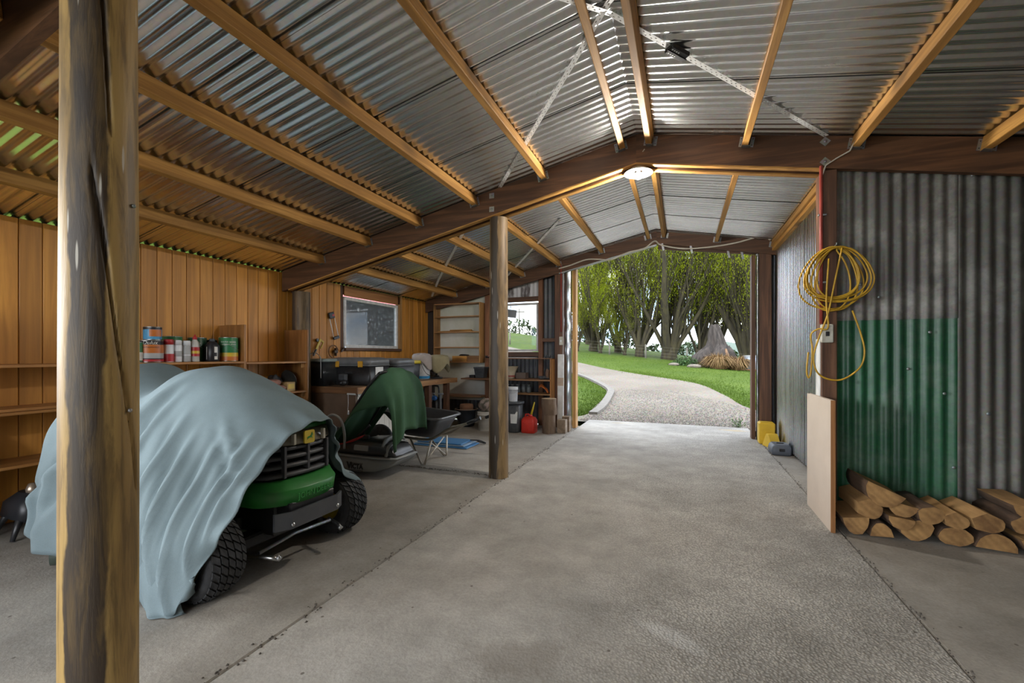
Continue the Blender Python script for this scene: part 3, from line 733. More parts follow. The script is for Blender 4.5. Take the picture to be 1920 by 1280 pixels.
# low weeds by the right jamb
b = MB(); rg = random.Random(8)
wd_ = thing('weed', 'small leafy green weed growing at the right door jamb', 'plant', (.86, 8.15, -.03)); leaf_m = plain('weed_leaf', (.09, .19, .03), .6, 0, (.05, .11, .02), 20)
for i in range(46):
    a = rg.random() * 6.28; r_ = rg.random() ** .6 * .12; h = rg.uniform(.04, .17); s_ = rg.uniform(.012, .026)
    M = T(r_ * math.cos(a), r_ * math.sin(a), h) @ RZ(a) @ RY(rg.uniform(.1, .9))
    b.add([M @ Vector(p) for p in ((-s_, 0, 0), (0, -s_ * .6, .004), (s_, 0, -.004), (0, s_ * .6, .004))], [(0, 1, 2, 3)])
    b.tube([(0, 0, 0), (r_ * math.cos(a), r_ * math.sin(a), h)], .0015, 3)
b.build('leaves', leaf_m, wd_)

# ---- willows
bark_m = plain('mossy_bark', (.062, .05, .02), .95, 0, (.032, .025, .015), 6, .5, (1, 1, .25)); twig_m = bark_m
m, nt, bs = _nodes('willow_leaf'); out = nt.nodes['Material Output']; nt.nodes.remove(bs)
oi = N(nt, 'ShaderNodeTexCoord'); nz = _noise(nt, oi.outputs['Object'], .9, 3); cl = _ramp(nt, nz, [(.3, (.22, .29, .016)), (.7, (.42, .45, .026))])
df = N(nt, 'ShaderNodeBsdfDiffuse'); tl = N(nt, 'ShaderNodeBsdfTranslucent'); mx = N(nt, 'ShaderNodeMixShader'); mx.inputs[0].default_value = .45
nt.links.new(cl, df.inputs[0]); nt.links.new(cl, tl.inputs[0]); nt.links.new(df.outputs[0], mx.inputs[1]); nt.links.new(tl.outputs[0], mx.inputs[2]); nt.links.new(mx.outputs[0], out.inputs['Surface'])
leafm = m
def willow(seed, leaders, spread, h, trunk_r, nleaf):
    rg = random.Random(seed); tb = MB(); tips = []
    def limb(p, d, ln, r, lvl):
        n = 5 if lvl < 2 else 4; pts = [p]; q = Vector(p); dd = Vector(d)
        for i in range(n):
            dd = (dd + Vector((rg.gauss(0, .10), rg.gauss(0, .10), .05 + .02 * lvl))).normalized(); q = q + dd * (ln / n); pts.append(q.copy())
        tb.tube(pts, [r * (1 - .62 * i / n) for i in range(n + 1)], (8, 6, 4, 3)[lvl], caps=False)
        if lvl >= 1:
            for s_ in range(1, n + 1): tips.append((pts[s_], dd.copy(), lvl))
        if lvl < 3:
            for c in range((7, 6, 5)[lvl]):
                i = rg.randint(1, n); a = rg.random() * 6.28; e = (dd + Vector((math.cos(a), math.sin(a), rg.uniform(.2, .9))) * rg.uniform(.3, .6)).normalized()
                limb(pts[i], e, ln * rg.uniform(.42, .66), r * (1 - .62 * i / n) * .55, lvl + 1)
    tb.tube([(0, 0, -.3), (0, 0, .35), (.05, 0, .9)], [trunk_r * 1.25, trunk_r, trunk_r * .85], 10)
    for i in range(leaders):
        a = 6.28 * i / leaders + rg.gauss(0, .3); t_ = spread * rg.uniform(.3, 1)
        d = Vector((math.sin(t_) * math.cos(a), math.sin(t_) * math.sin(a), math.cos(t_)))
        limb(Vector((math.cos(a) * trunk_r * .5, math.sin(a) * trunk_r * .5, rg.uniform(.2, .8))), d, h * rg.uniform(.55, .8), trunk_r * rg.uniform(.28, .55), 0)
    lb = MB(); k = 0
    while k < nleaf:
        p, d, lvl = tips[rg.randrange(len(tips))]
        if p.z < 1.6 and rg.random() < .8: k += 1; continue
        for j in range(9):
            q = p + Vector((rg.gauss(0, .15), rg.gauss(0, .15), rg.gauss(.1, .30))); s_ = rg.uniform(.02, .042); a = rg.random() * 6.28; e = rg.uniform(.1, .5)
            ax = Vector((math.cos(a) * e, math.sin(a) * e, 1)).normalized() * s_ * 1.5; sd = Vector((-math.sin(a), math.cos(a), 0)) * s_ * .5
            o = len(lb.v); lb.v += [tuple(q - ax), tuple(q + sd), tuple(q + ax), tuple(q - sd)]; lb.f.append([o, o + 1, o + 2, o + 3]); lb.sm.append(False); lb.mi.append(0); k += 1
    return tb, lb
protos = []
for sd, ld, sp, h, tr, nl in ((11, 10, .66, 8.5, .32, 26000), (12, 9, .60, 9.0, .44, 28000), (13, 6, .36, 9.5, .27, 24000)):
    tb, lb = willow(sd, ld, sp, h, tr, nl); r = thing('willow_tree', 'willow', 'tree', (0, 0, -50))
    tb.build('branches', bark_m, r); f = lb.build('foliage', leafm, r); f['kind'] = 'stuff'; protos.append(r)
TR = [(0, -6.0, 31.5, .0, 1.0, 'leafy willow furthest left in the doorway, thick with upright shoots'), (2, -4.4, 32.5, 1.0, .95, 'slim willow second from the left in the doorway'),
      (0, -2.7, 30.6, 2.2, .95, 'willow with a trunk leaning left behind the fence'), (1, -.85, 30.8, .6, 1.12, 'largest willow, with a thick dark trunk at the centre of the doorway'),
      (2, 1.05, 32.0, 3.4, 1.0, 'willow with paired straight trunks just left of the weathered stump'), (2, 2.15, 33.0, 4.6, 1.02, 'willow rising directly behind the weathered stump'),
      (1, 3.9, 31.0, 5.2, 1.05, 'broad willow at the right edge of the doorway'), (0, 7.5, 33.0, 1.9, 1.0, 'willow beyond the right jamb of the doorway'),
      (2, -5.3, 30.4, 2.0, .5, 'low clump of thin willow shoots left of the leaning trunk'), (2, -6.9, 30.3, 3.0, .45, 'low clump of thin willow shoots at the far left'), (0, -3.7, 30.7, 4.1, .38, 'bushy young willow in front of the leaning trunk'),
      (2, -3.4, 37.5, 2.9, 1.0, 'farther willow behind the leaning trunk'), (0, 1.6, 39, .4, 1.0, 'distant willow seen between the stump and the central trunk'), (2, 5.4, 38, .9, 1.0, 'distant willow behind the broad right hand one'),
      (0, -7.6, 38, 5.5, 1.05, 'farther willow at the back left of the row')]
used = set()
for pi, x, y, rz, sc_, lab in TR:
    o = protos[pi] if pi not in used else copy_tree(protos[pi]); used.add(pi)
    o.location = (x, y, terr(x, y) - .05); o.rotation_euler = (0, 0, rz); o.scale = (sc_,) * 3; tag(o, lab, 'tree', 'willows behind the lawn')
# ---- wire fence
fpost = plain('fence_timber', (.22, .20, .16), .9, 0, (.13, .115, .09), 14, .3, (1, 1, .2)); fn = thing('wire_fence', 'low post and wire fence in front of the willows', 'fence', (0, 0, 0))
FX = [-12, -9.4, -6.9, -4.6, -2.25, .25, 2.7, 5.2, 8]; wire = [[], [], [], []]
for i, x in enumerate(FX):
    y = 29.6 - .06 * x; z = terr(x, y); b = MB(); b.tube([(0, 0, -.1), (0, 0, .9)], [.06, .055], 7); b.build('fence_post', fpost, fn).location = (x, y, z)
    for k in range(4): wire[k].append((x, y - .06, z + .2 + .2 * k))
for k in range(4): MB().tube(wire[k], .004, 4).build('wire', fpost, fn)
# ---- weathered stump, tussock, shrub, stones, tin bin
rg = random.Random(31); st = thing('driftwood_stump', 'huge grey weathered root stump standing on the lawn edge', 'stump', (1.62, 26.6, terr(1.62, 26.6)))
stump_m = plain('grey_driftwood', (.085, .067, .056), .9, 0, (.028, .022, .018), 7, .7, (1, 1, .25))
P = []
for i in range(19):
    t_ = i / 18; z = -.1 + 2.4 * t_; row = []; R_ = float(np.interp(t_, [0, .25, .42, .55, .8, 1], [1.0, .95, .72, .46, .34, .20])); cx = float(np.interp(t_, [0, .3, .5, 1], [-.15, -.1, .12, .02]))
    for k in range(41):
        a = 2 * PI * (k % 40) / 40; rr = R_ * (1 + .16 * math.sin(5 * a + 3 * t_) + .14 * math.sin(9 * a + 6 * t_) + .10 * math.sin(17 * a + 2 * math.sin(5 * t_)) * (1 - .3 * t_)); row.append((cx + rr * math.cos(a), rr * math.sin(a) * .8, z + .08 * math.sin(7 * a) * t_))
    P.append(row)
b = MB(); b.grid(P, flip=True); b.add(P[-1][:40], [list(range(40))]); b.build('trunk', stump_m, st)
for i, (a, ln) in enumerate(((2.9, 1.2), (3.5, 1.0), (2.4, .9), (4.2, .8), (5.6, .9), (3.1, .7))):
    z0 = rg.uniform(.3, 1.0); pts = [(math.cos(a) * .4, math.sin(a) * .3, z0)]
    for k in range(1, 5): pts.append((math.cos(a) * (.4 + ln * k / 4), math.sin(a) * (.3 + .6 * ln * k / 4), z0 + .12 * math.sin(k + i) - .06 * k))
    MB().tube(pts, [.24, .2, .15, .1, .05], 8).build('root', stump_m, st)
b = MB(); b.tube([(.55, -.45, 0), (.62, -.5, .5), (.55, -.42, 1.0)], [.16, .13, .05], 8); b.build('split_face', plain('fresh_split_wood', (.26, .15, .075), .8, 0, (.17, .09, .045), 9), st)
def tuft(name, lab, cat, loc, n, r, h, m, wd=.012, lean=.8):
    o = thing(name, lab, cat, loc); b = MB()
    for i in range(n):
        a = rg.random() * 6.28; q = rg.random() ** .5 * r * .30; l = rg.uniform(.45, 1) * h; e = rg.uniform(.0, 1) ** .7 * lean
        p0 = Vector((q * math.cos(a), q * math.sin(a), 0)); p1 = p0 + Vector((math.cos(a) * e * l * .35, math.sin(a) * e * l * .35, l * .7)); p2 = p0 + Vector((math.cos(a) * e * l, math.sin(a) * e * l, l * (1 - .62 * e * e))); s_ = Vector((-math.sin(a), math.cos(a), 0)) * wd
        b.add([p0 - s_, p0 + s_, p1 + s_ * .8, p1 - s_ * .8, p2], [(0, 1, 2, 3), (3, 2, 4)])
    b.mi = [int((i // 2) * 7919 % 5 < 2) for i in range(len(b.f))]; f = b.build('blades', m, o); f['kind'] = 'stuff'; return o
tus_m = [None, plain('pale_tussock', (.30, .19, .07), .8, 0, (.22, .13, .045), 6)]; tus_m[0] = plain('rust_tussock', (.21, .115, .036), .8, 0, (.11, .055, .017), 6)
tuft('tussock', 'rust coloured tussock grass in front of the grey stump', 'plant', (1.75, 25.2, terr(1.75, 25.2)), 1500, 1.3, .95, tus_m, .018, 1.25)
tuft('tussock', 'rust coloured tussock grass nearest the pale tin bin', 'plant', (2.65, 25.4, terr(2.65, 25.4)), 1300, 1.2, .85, tus_m, .018, 1.25)
o = thing('shrub', 'low dark green shrub left of the stump', 'shrub', (.15, 25.6, terr(.15, 25.6))); b = MB()
for i in range(1500):
    a = rg.random() * 6.28; q = rg.random() ** .5; x, y, z = q * 1.0 * math.cos(a), q * .5 * math.sin(a), (1 - q * q) * .5 * rg.uniform(.3, 1.1); s_ = rg.uniform(.03, .07); M = T(x, y, z) @ RZ(a) @ RY(rg.uniform(-1, 1))
    b.add([M @ Vector(p) for p in ((-s_, 0, 0), (0, -s_ * .5, 0), (s_, 0, 0), (0, s_ * .5, 0))], [(0, 1, 2, 3)])
f = b.build('leaves', plain('shrub_leaf', (.065, .14, .03), .7, 0, (.03, .07, .015), 5), o); f['kind'] = 'stuff'
def rock(name, lab, cat, loc, r, m, group=None):
    b = MB(); P = []
    for i in range(7):
        t_ = PI * i / 6; row = []
        for k in range(11):
            a = 2 * PI * (k % 10) / 10; q = 1 + .16 * math.sin(3 * a + i) + .1 * math.sin(5 * a + 2 * i); row.append((r[0] * math.sin(t_) * math.cos(a) * q, r[1] * math.sin(t_) * math.sin(a) * q, r[2] * math.cos(t_)))
        P.append(row)
    o = b.grid(P).build(name, m); o.location = loc; return tag(o, lab, cat, group)
stone_m = plain('garden_stone', (.22, .185, .145), .9, 0, (.14, .115, .09), 9, .4)
rock('garden_stone', 'flat pale stone at the left end of the shrub bed', 'stone', (-.45, 25.0, terr(-.45, 25) + .05), (.28, .2, .1), stone_m)
rock('garden_stone', 'larger pale stone at the right end of the shrub bed', 'stone', (.55, 24.6, terr(.55, 24.6) + .06), (.36, .22, .12), stone_m)
o = thing('tin_bin', 'pale blue-grey tin bin standing on the lawn', 'bin', (3.42, 26.6, terr(3.42, 26.6))); tin = plain('tin', (.42, .47, .52), .5, .3, (.33, .37, .42), 10)
MB().lathe([(.30, 0), (.33, .02), (.36, .75), (.34, .75), (.31, .03), (0, .03)], 20).build('body', tin, o); MB().lathe([(.37, .73), (.39, .75), (.39, .79), (.36, .79)], 20, caps=False).build('rim', plain('tin_rim', (.6, .62, .63), .4, .4), o)
MB().box(-.3, .3, -.5, -.42, 0, .06, .01).build('brick_edge', plain('terracotta', (.36, .14, .07), .8), o)
# ---- hills and far shelter belt
P = [[(x, 150 + 30 * math.sin(x * .02), -3 + 11 * max(0, .5 + .35 * math.sin(x * .03 + 1) + .15 * math.sin(x * .11)) * k) for k in (0, .5, .85, 1)] for x in np.linspace(-170, 130, 50)]
P = [[(p[0], p[1] + 25 * j, p[2]) for j, p in enumerate(r)] for r in P]
tag(MB().grid(P).build('hills', plain('far_hill', (.10, .14, .10), .95, 0, (.07, .10, .075), .06)), 'low blue-green hills on the horizon', 'hills', kind='structure')
rg = random.Random(77); b = MB(); hedge_m = plain('shelter_leaf', (.07, .105, .035), .9, 0, (.035, .055, .02), 1.2)
hb = thing('shelter_hedge', 'dark green shelter hedge behind the willows', 'hedge', (0, 48, terr(0, 48)))
for i in range(9000):
    x = rg.uniform(-40, 30); z = rg.random() ** .8 * (1.3 + .5 * math.sin(x * .6) + .3 * math.sin(x * 2.1)) - .088 * 1.6 * max(-45, min(20, x)) - .2; y = rg.gauss(0, .8); s_ = rg.uniform(.12, .28); a = rg.random() * 6.28
    M = T(x, y, z) @ RZ(a) @ RY(rg.uniform(-1.2, 1.2)); b.add([M @ Vector(p) for p in ((-s_, 0, 0), (0, -s_ * .6, 0), (s_, 0, 0), (0, s_ * .6, 0))], [(0, 1, 2, 3)])
f = b.build('leaves', hedge_m, hb); f['kind'] = 'stuff'
# ---- seen through the windows
nb = thing('dark_barn', 'dark barn with a red roof edge seen through the dusty window', 'building', (-9.8, 11.5, -.05))
corr((0, -5.5, 0), (0, 1, 0), (0, 0, 1), (1, 0, 0), 11, 2.75, rows=2, seg=4).build('wall', dark_iron, nb)
red = plain('red_roof', (.50, .07, .06), .5, 0, (.36, .045, .04), 6)
b = MB(); b.box(.0, .55, -5.8, 5.8, 2.46, 2.80, .02); b.build('gutter', red, nb)
P = [[(.5 - 3 * j, y, 2.86 + .9 * j + .02 * math.sin(y * 30)) for j in (0, 1)] for y in np.linspace(-5.8, 5.8, 160)]; MB().grid(P).build('roof', red, nb)
for s_ in (-1, 1): MB().box(-4, 0, s_ * 5.45 - .04, s_ * 5.45 + .04, 0, 2.75).build('end_wall', dark_iron, nb)
bp = thing('brush_pile', 'brown heap of dry brush outside the dusty window', 'brush', (-7.2, 9.4, -.05)); b = MB(); rg = random.Random(6)
for i in range(1400):
    a = rg.random() * 6.28; q = rg.random() ** .5; p = Vector((q * .8 * math.cos(a), q * .9 * math.sin(a), (1 - q * q * .8) * 1.65 * rg.uniform(.2, 1.05))); d = Vector((rg.gauss(0, 1), rg.gauss(0, 1), rg.gauss(0, .7))).normalized() * rg.uniform(.1, .3)
    b.tube([p - d, p + d], .012, 3, caps=False)
f = b.build('twigs', plain('dry_twig', (.20, .135, .095), .9, 0, (.10, .066, .05), 4), bp); f['kind'] = 'stuff'
tk = thing('water_tank', 'pale grey tank behind the brush heap outside', 'tank', (-8.45, 11.0, -.05)); MB().lathe([(.8, 0), (.8, 1.95), (.76, 2.0), (.2, 2.05), (0, 2.05)], 32).build('body', plain('tank_grey', (.35, .37, .36), .7), tk)
ps = thing('power_pole', 'distant power pole on the hill seen through the end window', 'pole', (-19.3, 52, terr(-19.3, 52)))
MB().tube([(0, 0, -.2), (0, 0, 3.2)], .09, 6).build('pole', fpost, ps); MB().box(-.7, .7, -.06, .06, 2.7, 2.85).build('crossarm', fpost, ps)
hg = MB(); hg.box(-.11, .11, -.02, .02, -.075, .075, .004, RY(.12) @ RZ(.3)); o = hg.build('hanging_board', plain('grey_board', (.28, .27, .27), .7)); o.location = (-3.05, 7.75, 1.985); tag(o, 'small grey board fixed outside the end window', 'board')
b = MB(); b.tube([(0, 0, 0), (0, 0, .75)], .006, 5); b.build('hanger_rod', galv_small, o).location = (0, 0, .1)

# ================================================================ things in the shed
def part(b, name, mat, parent, solid=0, sub=0):
    """b is in world coordinates; the root of parent carries only a location"""
    r = parent
    while r.parent is not None: r = r.parent
    x, y, z = r.location; b.v = [(p[0] - x, p[1] - y, p[2] - z) for p in b.v]
    return b.build(name, mat, parent, solid=solid, sub=sub)
def cyl(x, y, z0, z1, r, n=20, bev=.004): return MB().lathe([(r - bev, z0), (r, z0 + bev), (r, z1 - bev), (r - bev, z1)], n, T(x, y, 0))
def rrect(hx, hy, r, n=4):
    out = []
    for cx, cy, a0 in ((hx - r, hy - r, 0), (-hx + r, hy - r, PI / 2), (-hx + r, -hy + r, PI), (hx - r, -hy + r, 1.5 * PI)):
        for k in range(n + 1): a = a0 + PI / 2 * k / n; out.append((cx + r * math.cos(a), cy + r * math.sin(a)))
    return out
def tub(b, x, y, levels, r=.03, M=None, mi=0, close=True):
    """stack of rounded rectangles (z, hx, hy)"""
    V = []; n = None
    for z, hx, hy in levels:
        o = rrect(hx, hy, min(r, hx * .9, hy * .9)); n = len(o); V += [Vector((x + p[0], y + p[1], z)) for p in o]
    if M is not None: V = [M @ v_ for v_ in V]
    Fc = [(i * n + k, i * n + (k + 1) % n, (i + 1) * n + (k + 1) % n, (i + 1) * n + k) for i in range(len(levels) - 1) for k in range(n)]
    b.add(V, Fc, True, mi); o = len(b.v) - len(V)
    if close:
        b.f += [[o + k for k in range(n)][::-1], [o + (len(levels) - 1) * n + k for k in range(n)]]; b.sm += [False] * 2; b.mi += [mi] * 2
    return b

# ---------------------------------------------------------------- pendant lamp, conduits, cables
o = thing('pendant_lamp', 'white enamel pendant lamp under the roof apex', 'lamp', (-.36, 3.955, 2.74))
MB().lathe([(.035, .06), (.04, .07), (.075, .075), (.118, .045), (.122, .04), (.118, .042), (.074, .068), (.035, .055)], 28, caps=False).build('shade', plain('enamel', (.80, .78, .73), .3, 0, (.70, .68, .63), 10), o)
m, nt, bs = _nodes('opal_bulb_added_glow'); bs.inputs['Base Color'].default_value = (.85, .83, .78, 1); bs.inputs['Emission Color'].default_value = (1, .93, .82, 1); bs.inputs['Emission Strength'].default_value = .9  # glow added to a bulb that is off
MB().lathe([(.0, -.012), (.022, -.004), (.031, .02), (.024, .042), (.016, .06), (.016, .075), (0, .075)], 16).build('bulb', m, o)
ld = bpy.data.lights.new('pendant_fill_light', 'POINT'); ld.energy = 60; ld.color = (1.0, .94, .85); ld.shadow_soft_size = .04  # point light added under the unlit pendant to brighten the shed
lo = bpy.data.objects.new('pendant_fill_light', ld); col.objects.link(lo); lo.parent = o; lo.location = (0, 0, -.06)
MB().lathe([(.026, .07), (.028, .1), (.018, .125), (0, .125)], 16).build('holder', plain('brown_bakelite', (.10, .06, .035), .4), o)
MB().tube([(0, 0, .12), (.005, -.03, .16), (.03, -.07, .18), (.06, -.10, .20)], .004, 6).build('flex', plain('cream_flex', (.60, .54, .42), .6), o)
cable_m = plain('grey_cable', (.62, .58, .50), .55, 0, (.48, .44, .37), 10)
pts = [(1.155, y, zroof(1.16) - .055 - .006 * math.sin(y * 9)) for y in np.linspace(.95, 3.80, 16)] + [(1.13, 3.85, 2.68), (1.05, 3.855, 2.64), (.985, 3.857, 2.60), (.955, 3.86, 2.50)]
tag(MB().tube(pts, .0055, 6).build('electric_cable', cable_m), 'pale electric cable clipped along the purlin and down to the square post', 'cable')
red_m = plain('red_conduit', (.34, .055, .04), .5, 0, (.25, .04, .03), 8)
o = thing('conduit', 'red conduit pipe running down the square post beside the yellow lead', 'conduit', (.957, 3.858, 1.43)); MB().tube([(0, 0, 0), (0, 0, 1.17)], .0115, 10).build('pipe', red_m, o)
for z in (.30, .80): MB().box(-.02, .035, -.006, .014, z, z + .014, .002).build('clip', galv_small, o)
o = thing('conduit', 'thin red conduit pipe beside the left door post', 'conduit', (-1.865, 7.005, 1.58)); MB().tube([(0, 0, 0), (0, 0, 1.12)], .012, 8).build('pipe', red_m, o)
pts = [(-1.9, 6.985, 2.62), (-1.7, 6.985, 2.66), (-1.45, 6.99, 2.73), (-1.25, 6.985, 2.72), (-1.05, 6.985, 2.70), (-.8, 6.99, 2.79), (-.55, 6.985, 2.83), (-.40, 6.985, 2.93), (-.3, 6.985, 2.86), (0, 6.985, 2.78), (.35, 6.985, 2.77), (.7, 6.99, 2.80), (1.02, 6.985, 2.86), (1.14, 6.98, 2.80)]
tag(MB().tube([tuple(p) for p in catmull(pts, 5)], .011, 7).build('electric_cable', cable_m), 'pale cable looping loosely along the rafter above the doorway', 'cable')
def wallbox(lab, x0, x1, y0, y1, z0, z1, sock=True):
    o = thing('switch_box', lab, 'switch', ((x0 + x1) / 2, y0, z0)); b = MB(); b.box(x0, x1, y0, y1, z0, z1, .006); part(b, 'cover', plain('aged_white_box', (.60, .58, .49), .45, 0, (.46, .44, .36), 20), o)
    b = MB(); b.box((x0 + x1) / 2 - .012, (x0 + x1) / 2 + .012, y0 - .006, y0, z0 + (z1 - z0) * .35, z0 + (z1 - z0) * .6, .003); part(b, 'rocker', black_plastic if sock else white_plastic, o)
wallbox('yellowed power socket box on the square post under the coiled lead', .952, 1.03, 3.835, 3.868, 1.29, 1.425)
wallbox('small white switch box on the left door post', -1.895, -1.835, 6.99, 7.02, 1.36, 1.50, False)

# ---------------------------------------------------------------- coiled yellow lead
rg = random.Random(14); ylw = plain('yellow_lead', (.58, .34, .025), .45, 0, (.42, .235, .015), 14)
o = thing('extension_lead', 'yellow extension lead coiled on a nail above the socket box', 'lead', (1.035, 3.85, 1.99)); pts = []
for k in range(9):
    w_, h_ = rg.uniform(.115, .215), rg.uniform(.36, .50); cx = 1.035 + rg.uniform(-.035, .035); yy = 3.845 - .004 * k
    for i in range(14):
        a = PI / 2 + 2 * PI * i / 14; sx = math.cos(a) * w_ * (.75 + .25 * (1 - math.sin(a)) / 1.0); pts.append((cx + sx, yy + rg.uniform(-.004, .004), 1.985 - h_ / 2 + math.sin(a) * h_ / 2))
MB().tube([tuple(p) for p in catmull(pts, 3)], .0062, 6).build('coil', ylw, o).location = (-1.035, -3.85, -1.99)
pts = catmull([(1.07, 3.80, 1.97), (1.03, 3.80, 1.75), (.985, 3.80, 1.5), (.93, 3.81, 1.32), (.90, 3.82, 1.18), (.925, 3.82, 1.07), (1.0, 3.83, 1.02), (1.09, 3.83, 1.025), (1.185, 3.83, 1.11), (1.212, 3.83, 1.22), (1.19, 3.83, 1.35), (1.14, 3.83, 1.52)], 5)
part(MB().tube([tuple(p) for p in pts], .0062, 6), 'hanging_loop', ylw, o)
pts = catmull([(.99, 3.80, 1.9), (.975, 3.80, 1.6), (.985, 3.80, 1.4), (.93, 3.81, 1.39), (.885, 3.82, 1.35), (.893, 3.82, 1.24), (.885, 3.82, 1.08), (.87, 3.82, 1.03), (.858, 3.82, 1.08), (.868, 3.82, 1.22)], 5)
part(MB().tube([tuple(p) for p in pts], .0062, 6), 'hanging_loop', ylw, o)
part(MB().tube([(1.035, 3.90, 1.995), (1.035, 3.79, 1.995), (1.035, 3.79, 2.01)], .004, 5), 'nail', galv_small, o)

# ---------------------------------------------------------------- leaning white board and firewood
o = thing('leaning_board', 'cream faced board standing on edge against the square post', 'board', (.95, 3.84, 0))
b = MB(); b.box(.930, .955, 3.53, 4.13, 0.003, .893, .001); part(b, 'panel', plain('cream_laminate', (.66, .545, .44), .45, 0, (.60, .49, .39), 4), o)
b = MB(); b.box(.93, .956, 3.524, 3.5305, 0.003, .893); part(b, 'raw_edge', wood('raw_edge', (.42, .19, .06), (.33, .14, .042), 'Z', knots=False), o)
bark = plain('firewood_bark', (.11, .062, .033), .95, 0, (.045, .026, .016), 12, .6, (1, .2, 1)); split_m = plain('split_timber', (.44, .255, .10), .8, 0, (.26, .14, .05), 11, .3, (1, .12, 1))
m, nt, bs = _nodes('log_end'); v = _coord(nt, (1, 1, 1)); f = _noise(nt, v, 9, 5, .6); wv = N(nt, 'ShaderNodeTexWave', wave_type='RINGS', rings_direction='Y'); wv.inputs['Scale'].default_value = 9; wv.inputs['Distortion'].default_value = 6; nt.links.new(v, wv.inputs['Vector'])
c = _ramp(nt, f, [(.3, (.17, .085, .03)), (.7, (.42, .235, .085))]); c = _mix(nt, .10, c, wv.outputs['Color'], 'OVERLAY'); nt.links.new(c, bs.inputs['Base Color']); bs.inputs['Roughness'].default_value = .85; _bump(nt, bs, wv.outputs['Fac'], .25, .004); end_m = m
def log(lab, x, z, wd, h, kind, rot, y0=3.55, ln=.37, seed=0):
    rg = random.Random(seed + 50); out = []; fl = []
    if kind == 'half':      # flat side up
        for k in range(11): a = PI + PI * k / 10; out.append((wd / 2 * math.cos(a), h * .35 + h * .9 * math.sin(a) * (1 if k else 1))); fl.append(0)
        fl[-1] = 1
    elif kind == 'dome':
        for k in range(11): a = PI * k / 10; out.append((wd / 2 * math.cos(a), -h * .45 + h * .9 * math.sin(a))); fl.append(0)
        fl[-1] = 1
    elif kind == 'wedge':
        out = [(-wd * .48, h * .1), (-wd * .3, -h * .42)]
        for k in range(6): a = -PI * .42 + PI * .62 * k / 5; out.append((wd * .05 + wd * .45 * math.cos(a), h * .46 * math.sin(a)))
        out.append((-wd * .05, h * .5)); fl = [1, 1] + [0] * 5 + [1, 1]
    else:
        for k in range(14): a = 2 * PI * k / 14; out.append((wd / 2 * math.cos(a) * (1 + .07 * math.sin(3 * a + seed)), h / 2 * math.sin(a) * (1 + .08 * math.sin(2 * a + seed)))); fl.append(0)
    out = [(p + rg.uniform(-.003, .003), q + rg.uniform(-.003, .003)) for p, q in out]
    n = len(out); rows = 5; b = MB(); c_, s_ = math.cos(rot), math.sin(rot); V = []
    for j in range(rows):
        k_ = 1 + .04 * math.sin(j * 1.9 + seed); dx = rg.uniform(-.004, .004)
        V += [(dx + (p * c_ - q * s_) * k_, ln * j / (rows - 1), (p * s_ + q * c_) * k_) for p, q in out]
    b.add(V, [], False)
    for j in range(rows - 1):
        for k in range(n):
            b.f.append([j * n + k, j * n + (k + 1) % n, (j + 1) * n + (k + 1) % n, (j + 1) * n + k]); b.sm.append(not fl[k]); b.mi.append(1 if fl[k] else 0)
    b.f += [[k for k in range(n)][::-1], [(rows - 1) * n + k for k in range(n)]]; b.sm += [False, False]; b.mi += [2, 2]
    lo = min(v_[2] for v_ in V); z = max(z, -lo + .001) if z < .09 else z
    o = b.build('firewood_log', [bark, split_m, end_m]); o.location = (x, y0, z); o.rotation_euler = (0, 0, rg.uniform(-.03, .05))
    return tag(o, lab, 'firewood', 'split firewood stacked against the iron wall')
LOGS = [('half round log at the bottom left of the stack beside the cream board', 1.078, .063, .145, .125, 'half', .12), ('quartered log with a pale square face, second up beside the board', 1.155, .182, .145, .135, 'wedge', -.35),
        ('large half round log crowning the left end of the stack', 1.215, .285, .215, .125, 'half', -.45), ('half round log just below and right of the topmost one', 1.325, .20, .16, .09, 'half', -.22),
        ('small wedge log on the floor, second from the cream board', 1.215, .05, .125, .10, 'dome', .1), ('thin half round log lying above the small floor wedge', 1.315, .115, .145, .085, 'half', -.12),
        ('reddish rounded log on the floor, third from the cream board', 1.41, .065, .175, .125, 'round', .3), ('rough rounded log on top in the middle of the stack', 1.465, .18, .135, .115, 'round', 0),
        ('pale three cornered log right of the rough rounded one', 1.588, .165, .125, .105, 'wedge', -.2), ('broad rounded log on the floor below the pale three cornered one', 1.595, .06, .17, .115, 'round', .1),
        ('long half split log with a pale side face on the upper right', 1.735, .172, .165, .125, 'wedge', -.1), ('wide domed log with saw marks on the floor at the right', 1.785, .055, .20, .115, 'dome', -.05),
        ('long barked log lying against the iron wall at the upper right', 1.905, .175, .12, .10, 'round', 0), ('log at the right edge of the picture on the floor', 1.975, .06, .16, .115, 'half', .2),
        ('short pale log end highest at the right edge', 1.93, .265, .13, .09, 'half', .1)]
for i, (lab, x, z, wd, h, kd, rt) in enumerate(LOGS): log(lab, x, z, wd, h, kd, rt, 3.55 + .012 * math.sin(i * 2.3), .36 if i != 12 else .38, i)

